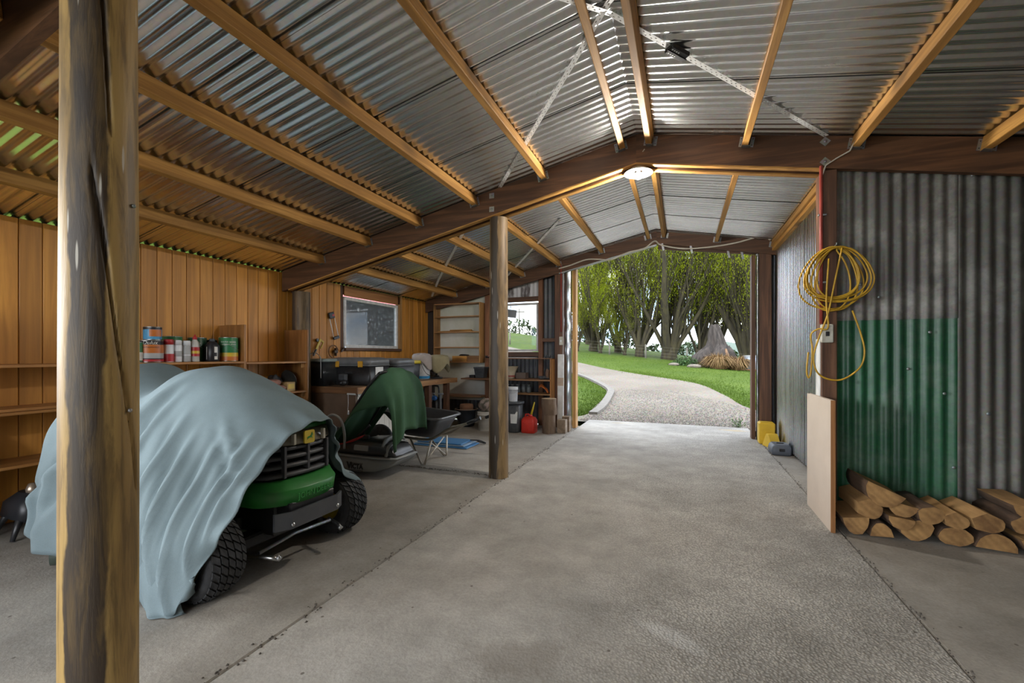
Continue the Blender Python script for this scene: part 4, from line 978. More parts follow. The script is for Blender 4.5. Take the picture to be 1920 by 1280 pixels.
# ---------------------------------------------------------------- left shelving
su = thing('shelving_unit', 'long brown shelving unit holding the paint tins', 'shelf', (-4.29, 2.15, 0))
def board(par, x0, x1, y0, y1, z0, z1, name='shelf_board', m=None): b = MB(); b.box(x0, x1, y0, y1, z0, z1, .002); return part(b, name, m or shelf_y, par)
for z in (1.115, .80, .445): board(su, -4.465, -4.11, 1.16, 3.12, z, z + .02)
board(su, -4.40, -4.12, 1.2, 3.0, .822, .842, 'loose_board'); board(su, -4.465, -4.11, 3.12, 3.142, 0, 1.505, 'side_panel', shelf_z); board(su, -4.465, -4.12, 1.16, 1.182, 0, 1.5, 'side_panel', shelf_z); board(su, -4.46, -4.30, 1.2, 3.1, .08, .1)
su2 = thing('shelving_unit', 'short shelving bay with folded cloths between two upright panels', 'shelf', (-4.29, 3.55, 0))
for z in (1.105, .765): board(su2, -4.465, -4.11, 3.145, 3.905, z, z + .02)
board(su2, -4.465, -4.10, 3.906, 3.926, 0, 1.495, 'side_panel', shelf_z)
for z in (1.08, .74): board(su2, -4.16, -4.14, 3.87, 3.905, z - .03, z + .02, 'cleat', pine_z)
ZS = 1.1365
def can(lab, y, r, h, base, x=-4.22, z=ZS, name='paint_tin', bands=(), lid=True, handle=False, text=(), cat='tin', rimm=None):
    o = thing(name, lab, cat, (x, y, z), 0, 'tins and bottles on the upper shelf')
    bd = MB().lathe([(r * .97, 0), (r, .004), (r, h - .004), (r * .97, h)], 28).build('body', base, o)
    for i, (z0, z1, m) in enumerate(bands): MB().lathe([(r + .0006, z0 * h), (r + .0006, z1 * h)], 28, caps=False).build('label_band', m, bd)
    if lid:
        for zz in (.004, h - .003): MB().lathe([(r * .99, zz - .003), (r * 1.025, zz), (r * .99, zz + .003)], 28, caps=False).build('rim', rimm or steel, bd)
        MB().lathe([(r * .80, h - .006), (r * .82, h + .002), (0, h + .001)], 24).build('lid', steel, o)
    if handle:
        MB().tube([(r * 1.02 * math.sin(a) * -1 if False else math.cos(a) * r * 1.05, math.sin(a) * r * 1.05, h * .72 - .25 * h * abs(math.sin((a + .7) ))) for a in np.linspace(-.75 - PI / 2 + .9, -.75 + PI / 2 + .9, 14)], .0015, 5).build('wire_handle', steel, o)
    cam_a = math.atan2(-o.location.y, -o.location.x)          # labels are turned to the aisle
    for (s_, sz, zz, m, sh) in text:
        M = RZ(cam_a + PI / 2) @ Matrix(((1, 0, 0, 0), (0, 0, -1, -(r + .0008)), (0, 1, 0, zz * h), (0, 0, 0, 1)))
        text_mesh(s_, sz, M, .0003, bend=r + .001, shear=sh).build('lettering', m, bd)
    return o
def P_(n, c, r=.4): return plain(n, c, r, 0, tuple(x * .85 for x in c), 10)
orange, blue_l, black_l, cream_l, grn_l, yel_l, red_l, grey_l, dgrn = P_('label_orange', (.60, .17, .03)), P_('label_blue', (.08, .32, .55)), P_('label_black', (.016, .016, .02)), P_('label_cream', (.72, .70, .64)), P_('label_green', (.03, .20, .07)), P_('label_yellow', (.68, .46, .04)), P_('label_red', (.50, .03, .035)), P_('label_grey', (.42, .42, .41)), P_('label_darkgreen', (.02, .10, .05))
can('black and orange paint tin with a smaller tin on top', 2.345, .092, .186, black_l, bands=((.42, .80, orange), (.18, .42, grey_l), (.04, .14, red_l)), text=(('Dulux', .042, .885, cream_l, .25), ('WEATHERSHIELD', .017, .68, black_l, 0)))
can('small blue and orange tin stacked on the black and orange tin', 2.365, .064, .112, blue_l, z=ZS + .1895, bands=((.80, .97, black_l),), text=())
o = bpy.data.objects['paint_tin.001']; b = MB()
a0 = math.atan2(-o.location.y, -o.location.x); b.grid([[(.0652 * math.cos(a0 + a), .0652 * math.sin(a0 + a), z) for z in (.03, .088)] for a in np.linspace(-.35, 1.1, 10)]); b.build('orange_label', orange, o)
can('green and white tin half hidden behind the foreground post', 2.215, .07, .17, grn_l, bands=((.1, .5, cream_l),))
def spray(lab, y, r, h, body, cap, bands=(), x=-4.20):
    o = thing('spray_can', lab, 'spray can', (x, y, ZS), 0, 'tins and bottles on the upper shelf')
    bd = MB().lathe([(r * .95, 0), (r, .005), (r, h * .74), (r * .9, h * .78)], 22).build('body', body, o); MB().lathe([(r * .96, h * .765), (r * .96, h * .97), (r * .85, h), (0, h)], 22).build('cap', cap, o)
    for z0, z1, m in bands: MB().lathe([(r + .0006, z0 * h), (r + .0006, z1 * h)], 22, caps=False).build('label_band', m, bd)
spray('spray can with a red cap and red and white label', 2.477, .038, .20, white_plastic, red_l, ((.03, .36, red_l),))
spray('plain white spray can right beside the red capped one', 2.552, .032, .195, white_plastic, white_plastic, ((.25, .5, grey_l),)); spray('silver-grey spray can with a white cap', 2.625, .034, .192, grey_l, white_plastic, ((.3, .34, white_plastic),))
can('dark green lidded tin behind the white spray cans', 2.60, .078, .232, grn_l, x=-4.36, bands=((.1, .6, dgrn),))
o = thing('squeeze_bottle', 'clear squeeze bottle with a red nozzle and red and yellow label', 'bottle', (-4.20, 2.70, ZS), 0, 'tins and bottles on the upper shelf')
MB().lathe([(.033, 0), (.036, .006), (.036, .15), (.03, .18), (.018, .2), (.018, .212)], 20).build('body', plain('hazy_plastic', (.55, .53, .48), .3), o); MB().lathe([(.0368, .05), (.0368, .135)], 20, caps=False).build('label', red_l, o); MB().lathe([(.0373, .075), (.0373, .1)], 20, caps=False).build('label_stripe', yel_l, o)
MB().lathe([(.019, .205), (.019, .222), (.008, .235), (.006, .25), (0, .25)], 16).build('nozzle', red_l, o)
can('dark green tin with a wire handle behind the squeeze bottle', 2.81, .076, .228, dgrn, x=-4.34, handle=True, text=(('WATER', .02, .75, cream_l, 0),))
o = thing('solvent_bottle', 'black bottle with a white label and grey cap', 'bottle', (-4.21, 2.865, ZS), 0, 'tins and bottles on the upper shelf')
b = MB(); tub(b, 0, 0, [(0, .055, .055), (.01, .06, .06), (.15, .06, .06), (.185, .035, .035), (.19, .022, .022)], .05); b.build('body', black_l, o); MB().lathe([(.024, .188), (.024, .218), (0, .22)], 16).build('cap', dark_grey, o)
a0 = math.atan2(-2.865, 4.21); MB().grid([[(.0612 * math.cos(a0 + a), .0612 * math.sin(a0 + a), z) for z in (.02, .14)] for a in np.linspace(-.8, .8, 10)]).build('label', cream_l, o); MB().grid([[(.0618 * math.cos(a0 + a), .0618 * math.sin(a0 + a), z) for z in (.05, .085)] for a in np.linspace(-.7, .7, 10)]).build('label_stripe', black_l, o)
can('black wire handled tin between the black bottle and the green tin', 2.945, .05, .21, black_l, x=-4.34, handle=True)
can('green, yellow and orange decking stain tin by the upright panel', 3.035, .083, .236, grn_l, handle=True, bands=((.20, .36, yel_l), (.03, .2, orange)), text=(('WATER BASED', .021, .80, cream_l, 0), ('DECKING STAIN', .019, .70, cream_l, 0)))
# lower bay
lin = fabric('folded_linen', (.62, .57, .47), (.46, .42, .35)); strp = fabric('pink_rag', (.42, .22, .17), (.28, .15, .12))
for i, (z, w_) in enumerate(((0, .15), (.034, .145), (.066, .14))):
    b = MB(); tub(b, 0, 0, [(0, w_ * .95, .075), (.005, w_, .08), (.026, w_, .08), (.031, w_ * .94, .074)], .02); o = b.build('folded_cloth', lin); o.location = (-4.25, 3.31, .786 + z); o.rotation_euler = (0, 0, .05 * i)
    tag(o, ('folded cream cloth at the bottom of the small pile', 'folded cream cloth in the middle of the small pile', 'folded striped cloth on top of the small pile')[i], 'cloth', 'folded cloths in the short bay')
def lump(name, lab, cat, loc, r, m, seed=1, nz=.18, group=None):
    rg = random.Random(seed); ph = [rg.random() * 6 for _ in range(4)]; P = []
    for i in range(13):
        t_ = PI * i / 12; row = []
        for k in range(21):
            a = 2 * PI * (k % 20) / 20; q = 1 + nz * math.sin(3 * a + ph[0] + 2 * t_) * math.sin(t_) + nz * .7 * math.sin(5 * a + ph[1]) * math.sin(t_) + nz * .5 * math.sin(4 * t_ + ph[2] + a); row.append((r[0] * math.sin(t_) * math.cos(a) * q, r[1] * math.sin(t_) * math.sin(a) * q, max(-r[2] * .8, r[2] * math.cos(t_) * q)))
        P.append(row)
    o = MB().grid(P).build(name, m); o.location = (loc[0], loc[1], loc[2] + r[2] * .8); return tag(o, lab, cat, group)
lump('rag', 'crumpled pink rag beside the folded cloths', 'cloth', (-4.2, 3.53, .786), (.10, .10, .05), strp, 3); lump('rag', 'crumpled pink rag on top of the other one', 'cloth', (-4.24, 3.54, .862), (.08, .09, .036), strp, 5)
o = thing('small_box', 'small tan cardboard box on the lower shelf', 'box', (-4.19, 3.71, .786)); b = MB(); b.box(-.055, .055, -.055, .055, 0, .105, .002); b.build('carton', plain('tan_carton', (.50, .34, .15), .7, 0, (.40, .27, .11), 8), o); b = MB(); b.box(.0545, .0562, -.04, .04, .03, .085); b.build('label', yel_l, o)
o = thing('round_disc', 'dark round dish leaning in the corner of the short bay', 'dish', (-4.3, 3.86, .786)); MB().lathe([(.0, 0), (.10, .004), (.118, .02), (.122, .018), (.10, -.004), (0, -.006)], 26, T(0, -.02, .122) @ RX(PI / 2 + .22) @ T(0, 0, 0)).build('dish', plain('dark_glaze', (.10, .10, .09), .35, 0, (.05, .05, .045), 8), o)
lump('tape_roll', 'dark tangle of tape and straps behind the tan box', 'straps', (-4.38, 3.70, .786), (.07, .08, .10), dark_grey, 8)
o = thing('cleaning_box', 'white and brown carton under the paint shelf', 'carton', (-4.3, 3.0, .842)); b = MB(); b.box(-.09, .09, -.06, .06, 0, .2, .002); b.build('carton', plain('dull_carton', (.32, .28, .23), .7), o); b = MB(); b.box(.0895, .0912, -.05, .05, .1, .18); b.build('label', cream_l, o)

# ---------------------------------------------------------------- bench along the left wall
bn = thing('workbench', 'timber edged workbench with a brown end panel and white tongue and groove front', 'workbench', (-4.04, 5.4, 0))
board(bn, -4.44, -3.60, 4.17, 6.62, .77, .81, 'worktop', wood('worktop', (.40, .25, .14), (.28, .165, .09), 'Y', scale=5, knots=False)); board(bn, -3.60, -3.585, 4.16, 6.62, .735, .812, 'edge_strip', wood('edge_strip', (.44, .235, .09), (.32, .155, .055), 'Y', knots=False)); board(bn, -4.44, -3.58, 4.145, 4.165, .735, .812, 'end_strip', wood('end_strip', (.30, .145, .055), (.22, .10, .038), 'X', knots=False))
board(bn, -4.42, -3.64, 4.19, 4.21, 0.0, .735, 'end_panel', plain('brown_hardboard', (.205, .125, .075), .6, 0, (.165, .10, .06), 6))
for k in range(14): board(bn, -3.645, -3.63, 4.215 + k * .1, 4.313 + k * .1, .0, .735, 'front_board', plain('cream_tongue_groove', (.64, .61, .55), .55, 0, (.54, .51, .45), 6))
for k in (5.75, 6.3): board(bn, -3.68, -3.60, k, k + .08, 0, .77, 'leg', brown_z)
for k in range(4): b = MB(); b.lathe([(.009, 0), (.009, .004), (0, .005)], 8, T(-3.585, 5.1 + .42 * k, .775) @ RY(PI / 2)); part(b, 'screw_cap', pine_z, bn)
b = MB(); b.box(-3.584, -3.575, 4.33, 4.62, .745, .795, .002); part(b, 'white_label', white_paint, bn)
b = MB(); b.tube([tuple(p) for p in catmull([(-3.70, 4.13, .73), (-3.69, 4.12, .62), (-3.70, 4.125, .55), (-3.685, 4.12, .53)], 4)], .004, 5); b.lathe([(.0, 0), (.012, .004), (.008, .05), (0, .055)], 8, T(-3.69, 4.12, .49)); part(b, 'string', white_paint, bn)
b = MB(); b.box(-3.72, -3.60, 4.13, 4.15, .725, .745, .002); part(b, 'bracket', white_paint, bn)
b = MB(); b.tube([tuple(p) for p in catmull([(-3.62, 4.2, .72), (-3.61, 4.35, .62), (-3.60, 4.5, .52), (-3.60, 4.75, .44), (-3.6, 5.0, .42)], 5)], .004, 5); part(b, 'white_cord', white_paint, bn)
ZB = .8125
def trunk(lab, x, y, rz, hx, hy, h, m, lidm, latch=True, label=False):
    o = thing('toolbox', lab, 'tool box', (x, y, ZB), rz); b = MB(); tub(b, 0, 0, [(0, hx * .93, hy * .93), (.02, hx * .96, hy * .96), (h * .72, hx * .985, hy * .985)], .03); bd = b.build('body', m, o)
    b = MB(); tub(b, 0, 0, [(h * .73, hx, hy), (h * .90, hx * 1.0, hy * 1.0), (h * .97, hx * .93, hy * .93), (h, hx * .80, hy * .82)], .04); ld_ = b.build('lid', lidm, o)
    b = MB(); tub(b, 0, 0, [(h * .70, hx * 1.02, hy * 1.02), (h * .735, hx * 1.02, hy * 1.02)], .04); b.build('lip', lidm, o)
    if latch:
        for s_ in (-.5, .5): b = MB(); b.box(s_ * hx * 1.1 - .032, s_ * hx * 1.1 + .032, -hy * 1.03 - .014, -hy * .99, h * .66, h * .88, .005); b.build('latch', plain('amber_latch', (.58, .30, .02), .4), ld_)
    for s_ in (-1, 1): b = MB(); b.box(s_ * hx * .5 - .09, s_ * hx * .5 + .09, -hy * .55, hy * .55, h * .985, h * 1.015, .01); b.build('lid_rib', lidm, ld_)
    if label: b = MB(); b.box(hx * .985, hx * .99 + .002, -hy * .5, hy * .25, h * .34, h * .66); b.build('paper_label', white_paint, bd)
    b = MB(); b.box(-.05, .05, -hy * .975 - .012, -hy * .96, h * .42, h * .5, .004); b.build('grip', m, bd); return o
glossy_lid = plain('grey_lid', (.17, .175, .18), .3, 0, (.12, .125, .13), 8)
trunk('large black tool trunk with amber latches on the workbench', -3.98, 4.66, .12, .31, .24, .35, black_plastic, glossy_lid, True, True)
trunk('grey tool trunk just behind the large black one under the window', -3.93, 5.26, .05, .27, .22, .335, dark_grey, glossy_lid, False)
o = thing('storage_tub', 'grey storage tub with a bright yellow lid by the window', 'tub', (-4.0, 5.74, ZB)); b = MB(); tub(b, 0, 0, [(0, .13, .17), (.25, .145, .18)], .03); b.build('body', dark_grey, o); b = MB(); tub(b, 0, 0, [(.25, .155, .19), (.30, .15, .185)], .03); b.build('lid', plain('yellow_lid', (.68, .52, .03), .4), o)
o = thing('clear_bin', 'dark see-through storage bin with a pale wire handle at the end of the bench', 'tub', (-4.27, 4.33, ZB)); b = MB(); tub(b, 0, 0, [(0, .125, .115), (.3, .145, .14)], .03); b.build('body', plain('smoked_plastic', (.035, .04, .044), .22), o); b = MB(); tub(b, 0, 0, [(.3, .152, .147), (.325, .15, .145), (.34, .12, .115)], .03); b.build('lid', plain('pale_lid', (.30, .36, .34), .35), o)
MB().tube([tuple(p) for p in catmull([(.10, -.15, .1), (.105, -.155, .27), (.09, -.15, .36), (.0, -.14, .415), (-.09, -.13, .39), (-.125, -.13, .33)], 4)], .005, 6).build('handle', plain('pale_wire', (.6, .62, .6), .4), o)
o = thing('hand_torch', 'small black work lamp with a round lens on the bench end', 'torch', (-3.93, 4.30, ZB)); b = MB(); b.box(-.05, .05, -.03, .03, .07, .15, .008); b.build('battery', dark_grey, o); MB().lathe([(0, -.05), (.036, -.045), (.04, 0), (.03, .05), (0, .055)], 16, T(.02, -.02, .042) @ RX(PI / 2)).build('head', black_plastic, o); MB().lathe([(0, .004), (.028, .002), (.03, 0)], 16, T(.02, -.068, .042) @ RX(PI / 2)).build('lens', steel, o)
# white drum with cloths thrown over it
dr = thing('white_drum', 'white plastic drum with a blue base band at the bench corner', 'drum', (-3.92, 6.05, ZB)); MB().lathe([(.115, 0), (.125, .01), (.13, .34), (.11, .37), (0, .37)], 24).build('body', white_plastic, dr); MB().lathe([(.127, .01), (.128, .05)], 24, caps=False).build('blue_band', P_('band_blue', (.03, .30, .62)), dr)
MB().tube([tuple(p) for p in catmull([(.05, -.135, .3), (.09, -.13, .2), (.15, -.12, .1), (.2, -.08, .06)], 5)], .005, 6).build('black_cord', black_plastic, dr)
kp = thing('kettle_stand', 'black wire appliance stand beside the white drum', 'stand', (-3.78, 6.26, ZB))
MB().lathe([(.10, 0), (.105, .02), (.05, .03), (.045, .05)], 18).build('base', black_plastic, kp); MB().tube([(0, 0, .04), (0, 0, .30)], .02, 8).build('stem', black_plastic, kp); MB().tube([tuple(p) for p in catmull([(-.02, -.02, .3), (-.08, -.06, .24), (-.05, -.1, .14), (.02, -.11, .09), (.09, -.08, .12)], 4)], .008, 6).build('arm', black_plastic, kp)
def drape(name, lab, cx, cy, cz, rx, ry, drop, m, seed, a0, a1):
    rg = random.Random(seed); P = []
    for i in range(15):
        t_ = i / 14; row = []
        for k in range(33):
            a = a0 + (a1 - a0) * k / 32; f_ = .5 + .5 * math.sin(5 * a + seed) * math.cos(2.3 * a); l = drop * (.72 + .28 * math.sin(3 * a + seed))
            if t_ < .4: r_ = t_ / .4; z = cz + .03 * math.cos(r_ * PI / 2) + .012 * math.sin(7 * a + seed) * r_
            else: r_ = 1 + .22 * (t_ - .4) * f_ ; z = cz - (t_ - .4) / .6 * l
            row.append((cx + rx * r_ * math.cos(a), cy + ry * r_ * math.sin(a), z))
        P.append(row)
    o = MB().grid(P).build(name, m, origin=(cx, cy, cz), solid=.004); return tag(o, lab, 'cloth')
drape('drop_cloth', 'mauve-grey cloth thrown over the white drum', -3.92, 6.05, ZB + .385, .155, .15, .24, fabric('mauve_cloth', (.46, .40, .36), (.33, .285, .26)), 2, -3.4, .4)
drape('drop_cloth', 'khaki cloth draped over the appliance stand next to the drum', -3.76, 6.28, ZB + .36, .18, .16, .27, fabric('khaki_cloth', (.36, .31, .185), (.25, .21, .12)), 5, -2.6, 2.2)
# tools hung on the boards
o = thing('bow_saw', 'small black and red framed saw hung on the board wall', 'saw', (XL + .03, 4.69, 1.60)); M = RX(.28)
b = MB(); b.box(-.012, .012, -.05, .05, .10, .185, .008, M); b.build('grip', black_plastic, o); b = MB(); b.box(-.012, .014, .0, .045, .125, .155, .004, M); b.build('red_trim', red_l, o)
b = MB(); b.tube([M @ Vector((0, -.045, .11)), M @ Vector((0, -.045, -.16))], .006, 6); b.build('rail', strap_m, o); b = MB(); b.tube([M @ Vector((0, .045, .11)), M @ Vector((0, .045, -.17))], .005, 6); b.build('rail', strap_m, o)
b = MB(); b.box(-.01, .01, -.055, .06, -.19, -.15, .006, M); b.build('end_bracket', black_plastic, o)
o = thing('hand_square', 'yellow hand tool hung beside the round sanding hoop', 'tool', (XL + .03, 4.43, 1.32)); M = RX(-.5)
b = MB(); b.box(-.008, .008, -.035, .0, -.07, .09, .003, M); b.box(-.008, .008, .0, .05, .065, .09, .003, M); b.box(-.008, .008, .035, .05, -.02, .07, .003, M); b.build('frame', plain('yellow_tool', (.60, .42, .02), .4), o)
b = MB(); b.box(-.01, .01, -.028, -.008, -.16, -.06, .003, M); b.build('grip', black_plastic, o); b = MB(); b.lathe([(.02, -.01), (.024, 0), (.02, .01)], 10, M @ T(0, -.06, .05) @ RY(PI / 2)); b.build('knob', dark_grey, o)
o = thing('hoop', 'brown hoop hung on the wall under the window corner', 'hoop', (XL + .035, 4.68, 1.245)); b = MB(); b.tube([(0, .085 * math.cos(a), .085 * math.sin(a)) for a in np.linspace(.2, 4.6, 26)], .008, 6); b.build('ring', plain('hoop_brown', (.24, .12, .045), .5), o)
b = MB(); b.box(-.02, .02, .0, .07, -.02, .02, .006); b.box(-.02, .02, .03, .05, -.06, .05, .006); b.build('clamp', plain('dark_bronze', (.07, .05, .035), .4, .6), o)
o = thing('scraper', 'short dark scraper hung left of the window sill', 'tool', (XL + .02, 4.875, 1.27)); b = MB(); b.box(-.008, .008, -.04, .045, -.014, .014, .004, RX(.6)); b.build('handle', plain('dark_handle', (.09, .06, .045), .5), o); b = MB(); b.box(-.002, .002, .045, .075, -.018, .018, 0, RX(.6)); b.build('blade', steel, o)

# ---------------------------------------------------------------- end wall shelves
bc = thing('bookcase', 'open pine shelf unit fixed on the pale lining in the corner', 'shelf', (-3.78, 7.05, 1.06))
for x in (-4.26, -3.335): board(bc, x, x + .022, 6.95, 7.16, 1.06, 2.13, 'side_panel', pine_z)
for z in (1.06, 1.325, 1.60, 1.88, 2.11): board(bc, -4.238, -3.335, 6.95, 7.16, z, z + .018, 'shelf_board', shelf_x)
def block(lab, x0, x1, y0, y1, z0, z1, m, name='timber_block', cat='timber', group=None):
    b = MB(); b.box(x0, x1, y0, y1, z0, z1, .004); c_ = ((x0 + x1) / 2, (y0 + y1) / 2, z0); return tag(b.build(name, m, origin=c_), lab, cat, group)
block('left hand pine block on the bottom shelf of the unit', -3.88, -3.585, 6.965, 7.12, 1.0785, 1.178, pine_x); block('right hand pine block with swirling grain on the bottom shelf', -3.58, -3.345, 6.97, 7.12, 1.0785, 1.185, wood('swirl_block', (.46, .24, .09), (.30, .145, .05), 'X', scale=4))
block('thin pine offcut lying on the middle shelf', -4.2, -3.5, 7.0, 7.08, 1.6185, 1.636, pine_x); block('short pine offcut resting on the thin one', -3.95, -3.52, 7.0, 7.06, 1.6365, 1.655, pine_x)
lump('wire_bundle', 'dark bundle of wire on the left pine block', 'wire', (-3.68, 7.05, 1.18), (.10, .04, .018), black_plastic, 4)
es = thing('wall_bench', 'brown bench and shelves along the end wall under the window', 'bench', (-2.8, 6.95, 0)); dk = wood('bench_brown', (.30, .155, .07), (.21, .10, .045), 'X', knots=False)
board(es, -3.58, -1.99, 6.73, 7.16, .775, .80, 'bench_top', dk); board(es, -2.95, -1.99, 6.75, 7.1, .545, .565, 'lower_shelf', wood('shelf_light', (.46, .26, .11), (.34, .18, .07), 'X', knots=False)); board(es, -3.10, -2.0, 6.93, 7.12, 1.13, 1.145, 'upper_ledge', dk); board(es, -4.0, -3.25, 6.85, 7.1, .46, .49, 'low_rail', dk)
for x in (-2.0, -2.98): board(es, x, x + .02, 6.80, 7.1, 0, 1.13, 'side_panel', shelf_z)
ZE = .8015
o = thing('plant_pot', 'dark grey tapered planter on the end bench left of the round post', 'pot', (-3.26, 6.88, ZE)); b = MB(); tub(b, 0, 0, [(0, .075, .075), (.01, .08, .08), (.16, .098, .098), (.165, .106, .106), (.19, .106, .106), (.188, .095, .095), (.03, .07, .07)], .02); b.build('pot', dark_grey, o)
o = thing('tray', 'black tray standing beside the dark planter', 'tray', (-3.41, 6.86, ZE)); b = MB(); b.box(-.045, .045, -.06, .06, 0, .05, .006); b.build('tray', black_plastic, o)
o = thing('seed_tray', 'dark tray of pink bags on the ledge behind the post', 'tray', (-3.14, 7.02, 1.146)); b = MB(); tub(b, 0, 0, [(0, .07, .08), (.04, .08, .085), (.038, .072, .078), (.006, .06, .07)], .02); b.build('tray', black_plastic, o); o2 = lump('pink_bag', 'pink bag lying in the dark tray', 'bag', (-3.13, 7.0, 1.155), (.05, .06, .025), plain('pink_paper', (.45, .20, .18), .6), 6)
o = thing('funnel_bowl', 'cream funnel shaped bowl on the end bench under the window', 'bowl', (-2.70, 6.9, ZE)); MB().lathe([(.05, 0), (.055, .02), (.06, .06), (.075, .12), (.115, .2), (.12, .205), (.11, .2), (.07, .12), (0, .1)], 24).build('bowl', plain('cream_glaze', (.52, .46, .34), .45, 0, (.38, .32, .22), 8), o)
MB().lathe([(.062, .025), (.062, .055)], 24, caps=False).build('red_mark', P_('faded_red', (.30, .07, .05)), o)
block('brown carton lying on the end bench', -2.60, -2.43, 6.85, 7.0, ZE, ZE + .10, plain('dark_carton', (.13, .09, .07), .7), 'carton', 'carton'); lump('glove', 'small dark work glove on the end bench near the leaning plank', 'glove', (-2.13, 6.86, ZE), (.09, .06, .03), dark_grey, 9)
lump('rag', 'brown rag hanging at the right end of the bench', 'cloth', (-2.06, 6.88, ZE), (.035, .04, .09), plain('brown_rag', (.20, .12, .08), .8), 12)
block('pale sheet of paper on the ledge below the window', -2.85, -2.30, 6.97, 7.09, 1.146, 1.156, white_paint, 'paper_sheet', 'paper')
o = thing('rope_coil', 'bright orange rope bundle on the lower shelf', 'rope', (-2.12, 6.88, .566)); org = plain('orange_rope', (.62, .17, .03), .6, 0, (.46, .11, .02), 30); rg = random.Random(2)
for k in range(7): MB().tube([tuple(p) for p in catmull([(-.09 + .004 * k, rg.uniform(-.03, .03), .10 + rg.uniform(-.01, .02)), (-.05, rg.uniform(-.04, .04), .125 + .004 * k), (.02, rg.uniform(-.05, .05), .085), (.08, rg.uniform(-.05, .05), .012)], 4)], .008, 6).build('strand', org, o)
for i, x in enumerate((-2.80, -2.70, -2.60, -2.50, -2.41)):
    o = thing('glass_jar', ('first', 'second', 'third', 'fourth', 'fifth')[i] + ' jar from the left on the lower end shelf', 'jar', (x, 6.95, .566), 0, 'jars on the lower end shelf'); MB().lathe([(.036, 0), (.04, .006), (.04, .10), (.03, .115), (.03, .13)], 14).build('body', plain('jar_glass', (.13, .15, .16), .12), o); MB().lathe([(.033, .118), (.033, .135), (0, .136)], 14).build('lid', galv_small, o)

# ---------------------------------------------------------------- floor along the end wall
def bucket(lab, x, y, r, h, m, name='bucket', lidm=None, z=0, group=None):
    o = thing(name, lab, 'bucket', (x, y, z), 0, group); MB().lathe([(r * .86, 0), (r * .88, .005), (r * .985, h * .82), (r * 1.05, h * .82), (r * 1.05, h * .86), (r, h * .87), (r, h * .94)], 26).build('body', m, o)
    MB().lathe([(r * 1.03, h * .93), (r * 1.05, h * .95), (r * 1.04, h), (r * .9, h * .985), (0, h * .985)], 26).build('lid', lidm or m, o)
    MB().tube([(r * 1.06 * math.cos(a), -r * 1.06 * abs(math.sin(a)) * .9 - .004, h * .78 - .22 * h * abs(math.sin(a))) for a in np.linspace(0, PI, 14)], .002, 5).build('wire_handle', steel, o); return o
pail = plain('grubby_white_pail', (.58, .57, .53), .5, 0, (.40, .38, .34), 7)
bucket('white lidded pail on the floor left of the round post', -2.93, 6.34, .125, .30, pail); lump('seed_bag', 'mottled bag of seed sitting on the white lidded pail', 'bag', (-2.93, 6.36, .302), (.12, .10, .11), plain('mottled_bag', (.36, .28, .25), .6, 0, (.12, .11, .08), 14, lo=.42, hi=.58), 7)
o = thing('rubbish_bin', 'tall black bin with a torn white label on the floor', 'bin', (-2.44, 6.36, 0)); b = MB(); tub(b, 0, 0, [(0, .085, .085), (.02, .095, .095), (.44, .115, .115)], .06); b.build('body', dark_grey, o); b = MB(); tub(b, 0, 0, [(.44, .13, .13), (.47, .132, .132), (.475, .12, .12)], .06); b.build('lid', dark_grey, o)
b = MB(); b.prism([(-.04, -.1), (.06, -.1), (.07, .08), (.03, .085), (.02, .06), (-.01, .07), (-.05, .05)], 0, .002, T(.02, -.108, .25) @ RX(-.05) @ FACE_MY); b.build('torn_label', white_paint, o)
bucket('white pail standing on the lid of the black bin', -2.47, 6.38, .075, .225, white_plastic, z=.4755)
o = thing('jerry_can', 'red plastic fuel can with a yellow spout', 'fuel can', (-2.21, 6.40, 0)); redp = plain('red_plastic', (.62, .035, .02), .4, 0, (.50, .025, .014), 8)
b = MB(); tub(b, 0, 0, [(0, .10, .085), (.012, .108, .095), (.19, .108, .095), (.235, .085, .07), (.25, .05, .05)], .03); b.build('body', redp, o); MB().lathe([(.03, .24), (.03, .275), (.02, .28), (0, .28)], 14, T(.02, 0, 0)).build('cap', redp, o); MB().tube([(-.07, 0, .21), (-.06, 0, .28), (-.01, 0, .285), (.0, 0, .24)], .012, 8).build('grip', redp, o); MB().tube([(.03, 0, .27), (.055, 0, .36), (.085, 0, .47)], [.017, .014, .008], 10).build('spout', plain('yellow_spout', (.68, .50, .02), .4), o)
for s_ in (-1, 1): b = MB(); b.box(s_ * .05 - .03, s_ * .05 + .03, -.0975, -.094, .04, .17, .001); b.build('panel_rib', redp, o)
rb = plain('round_bark', (.205, .14, .095), .95, 0, (.11, .072, .046), 16, .7, (1, 1, .3)); re_ = plain('round_end', (.42, .29, .16), .85, 0, (.30, .20, .10), 12)
for lab, z0, h, r, dx in (('upright log round on the floor by the fuel can', 0, .285, .102, 0), ('upper log round stacked on the other one', .286, .245, .112, .006)):
    o = thing('log_round', lab, 'log', (-1.915 + dx, 6.46, z0)); P = []
    for j in range(6): P.append([((r * (1 + .05 * math.sin(3 * a + j) + .03 * math.sin(8 * a))) * math.cos(a), (r * (1 + .05 * math.sin(3 * a + j) + .03 * math.sin(8 * a))) * math.sin(a), h * j / 5) for a in np.linspace(0, 2 * PI, 29)])
    b = MB(); b.grid(P, flip=True); b.build('bark', rb, o); b = MB(); b.add([p for p in P[-1][:28]], [list(range(28))]); b.add([p for p in P[0][:28]], [list(range(28))[::-1]]); b.build('sawn_end', re_, o)
block('square grey timber block on the floor by the left door post', -1.80, -1.665, 6.50, 6.63, 0, .205, wood('grey_block', (.36, .27, .19), (.25, .18, .12), 'Y', scale=4, knots=True)); block('second timber block behind the square grey one', -1.76, -1.645, 6.66, 6.80, 0, .235, wood('grey_block_b', (.34, .24, .15), (.24, .16, .10), 'Y', scale=4, knots=True))
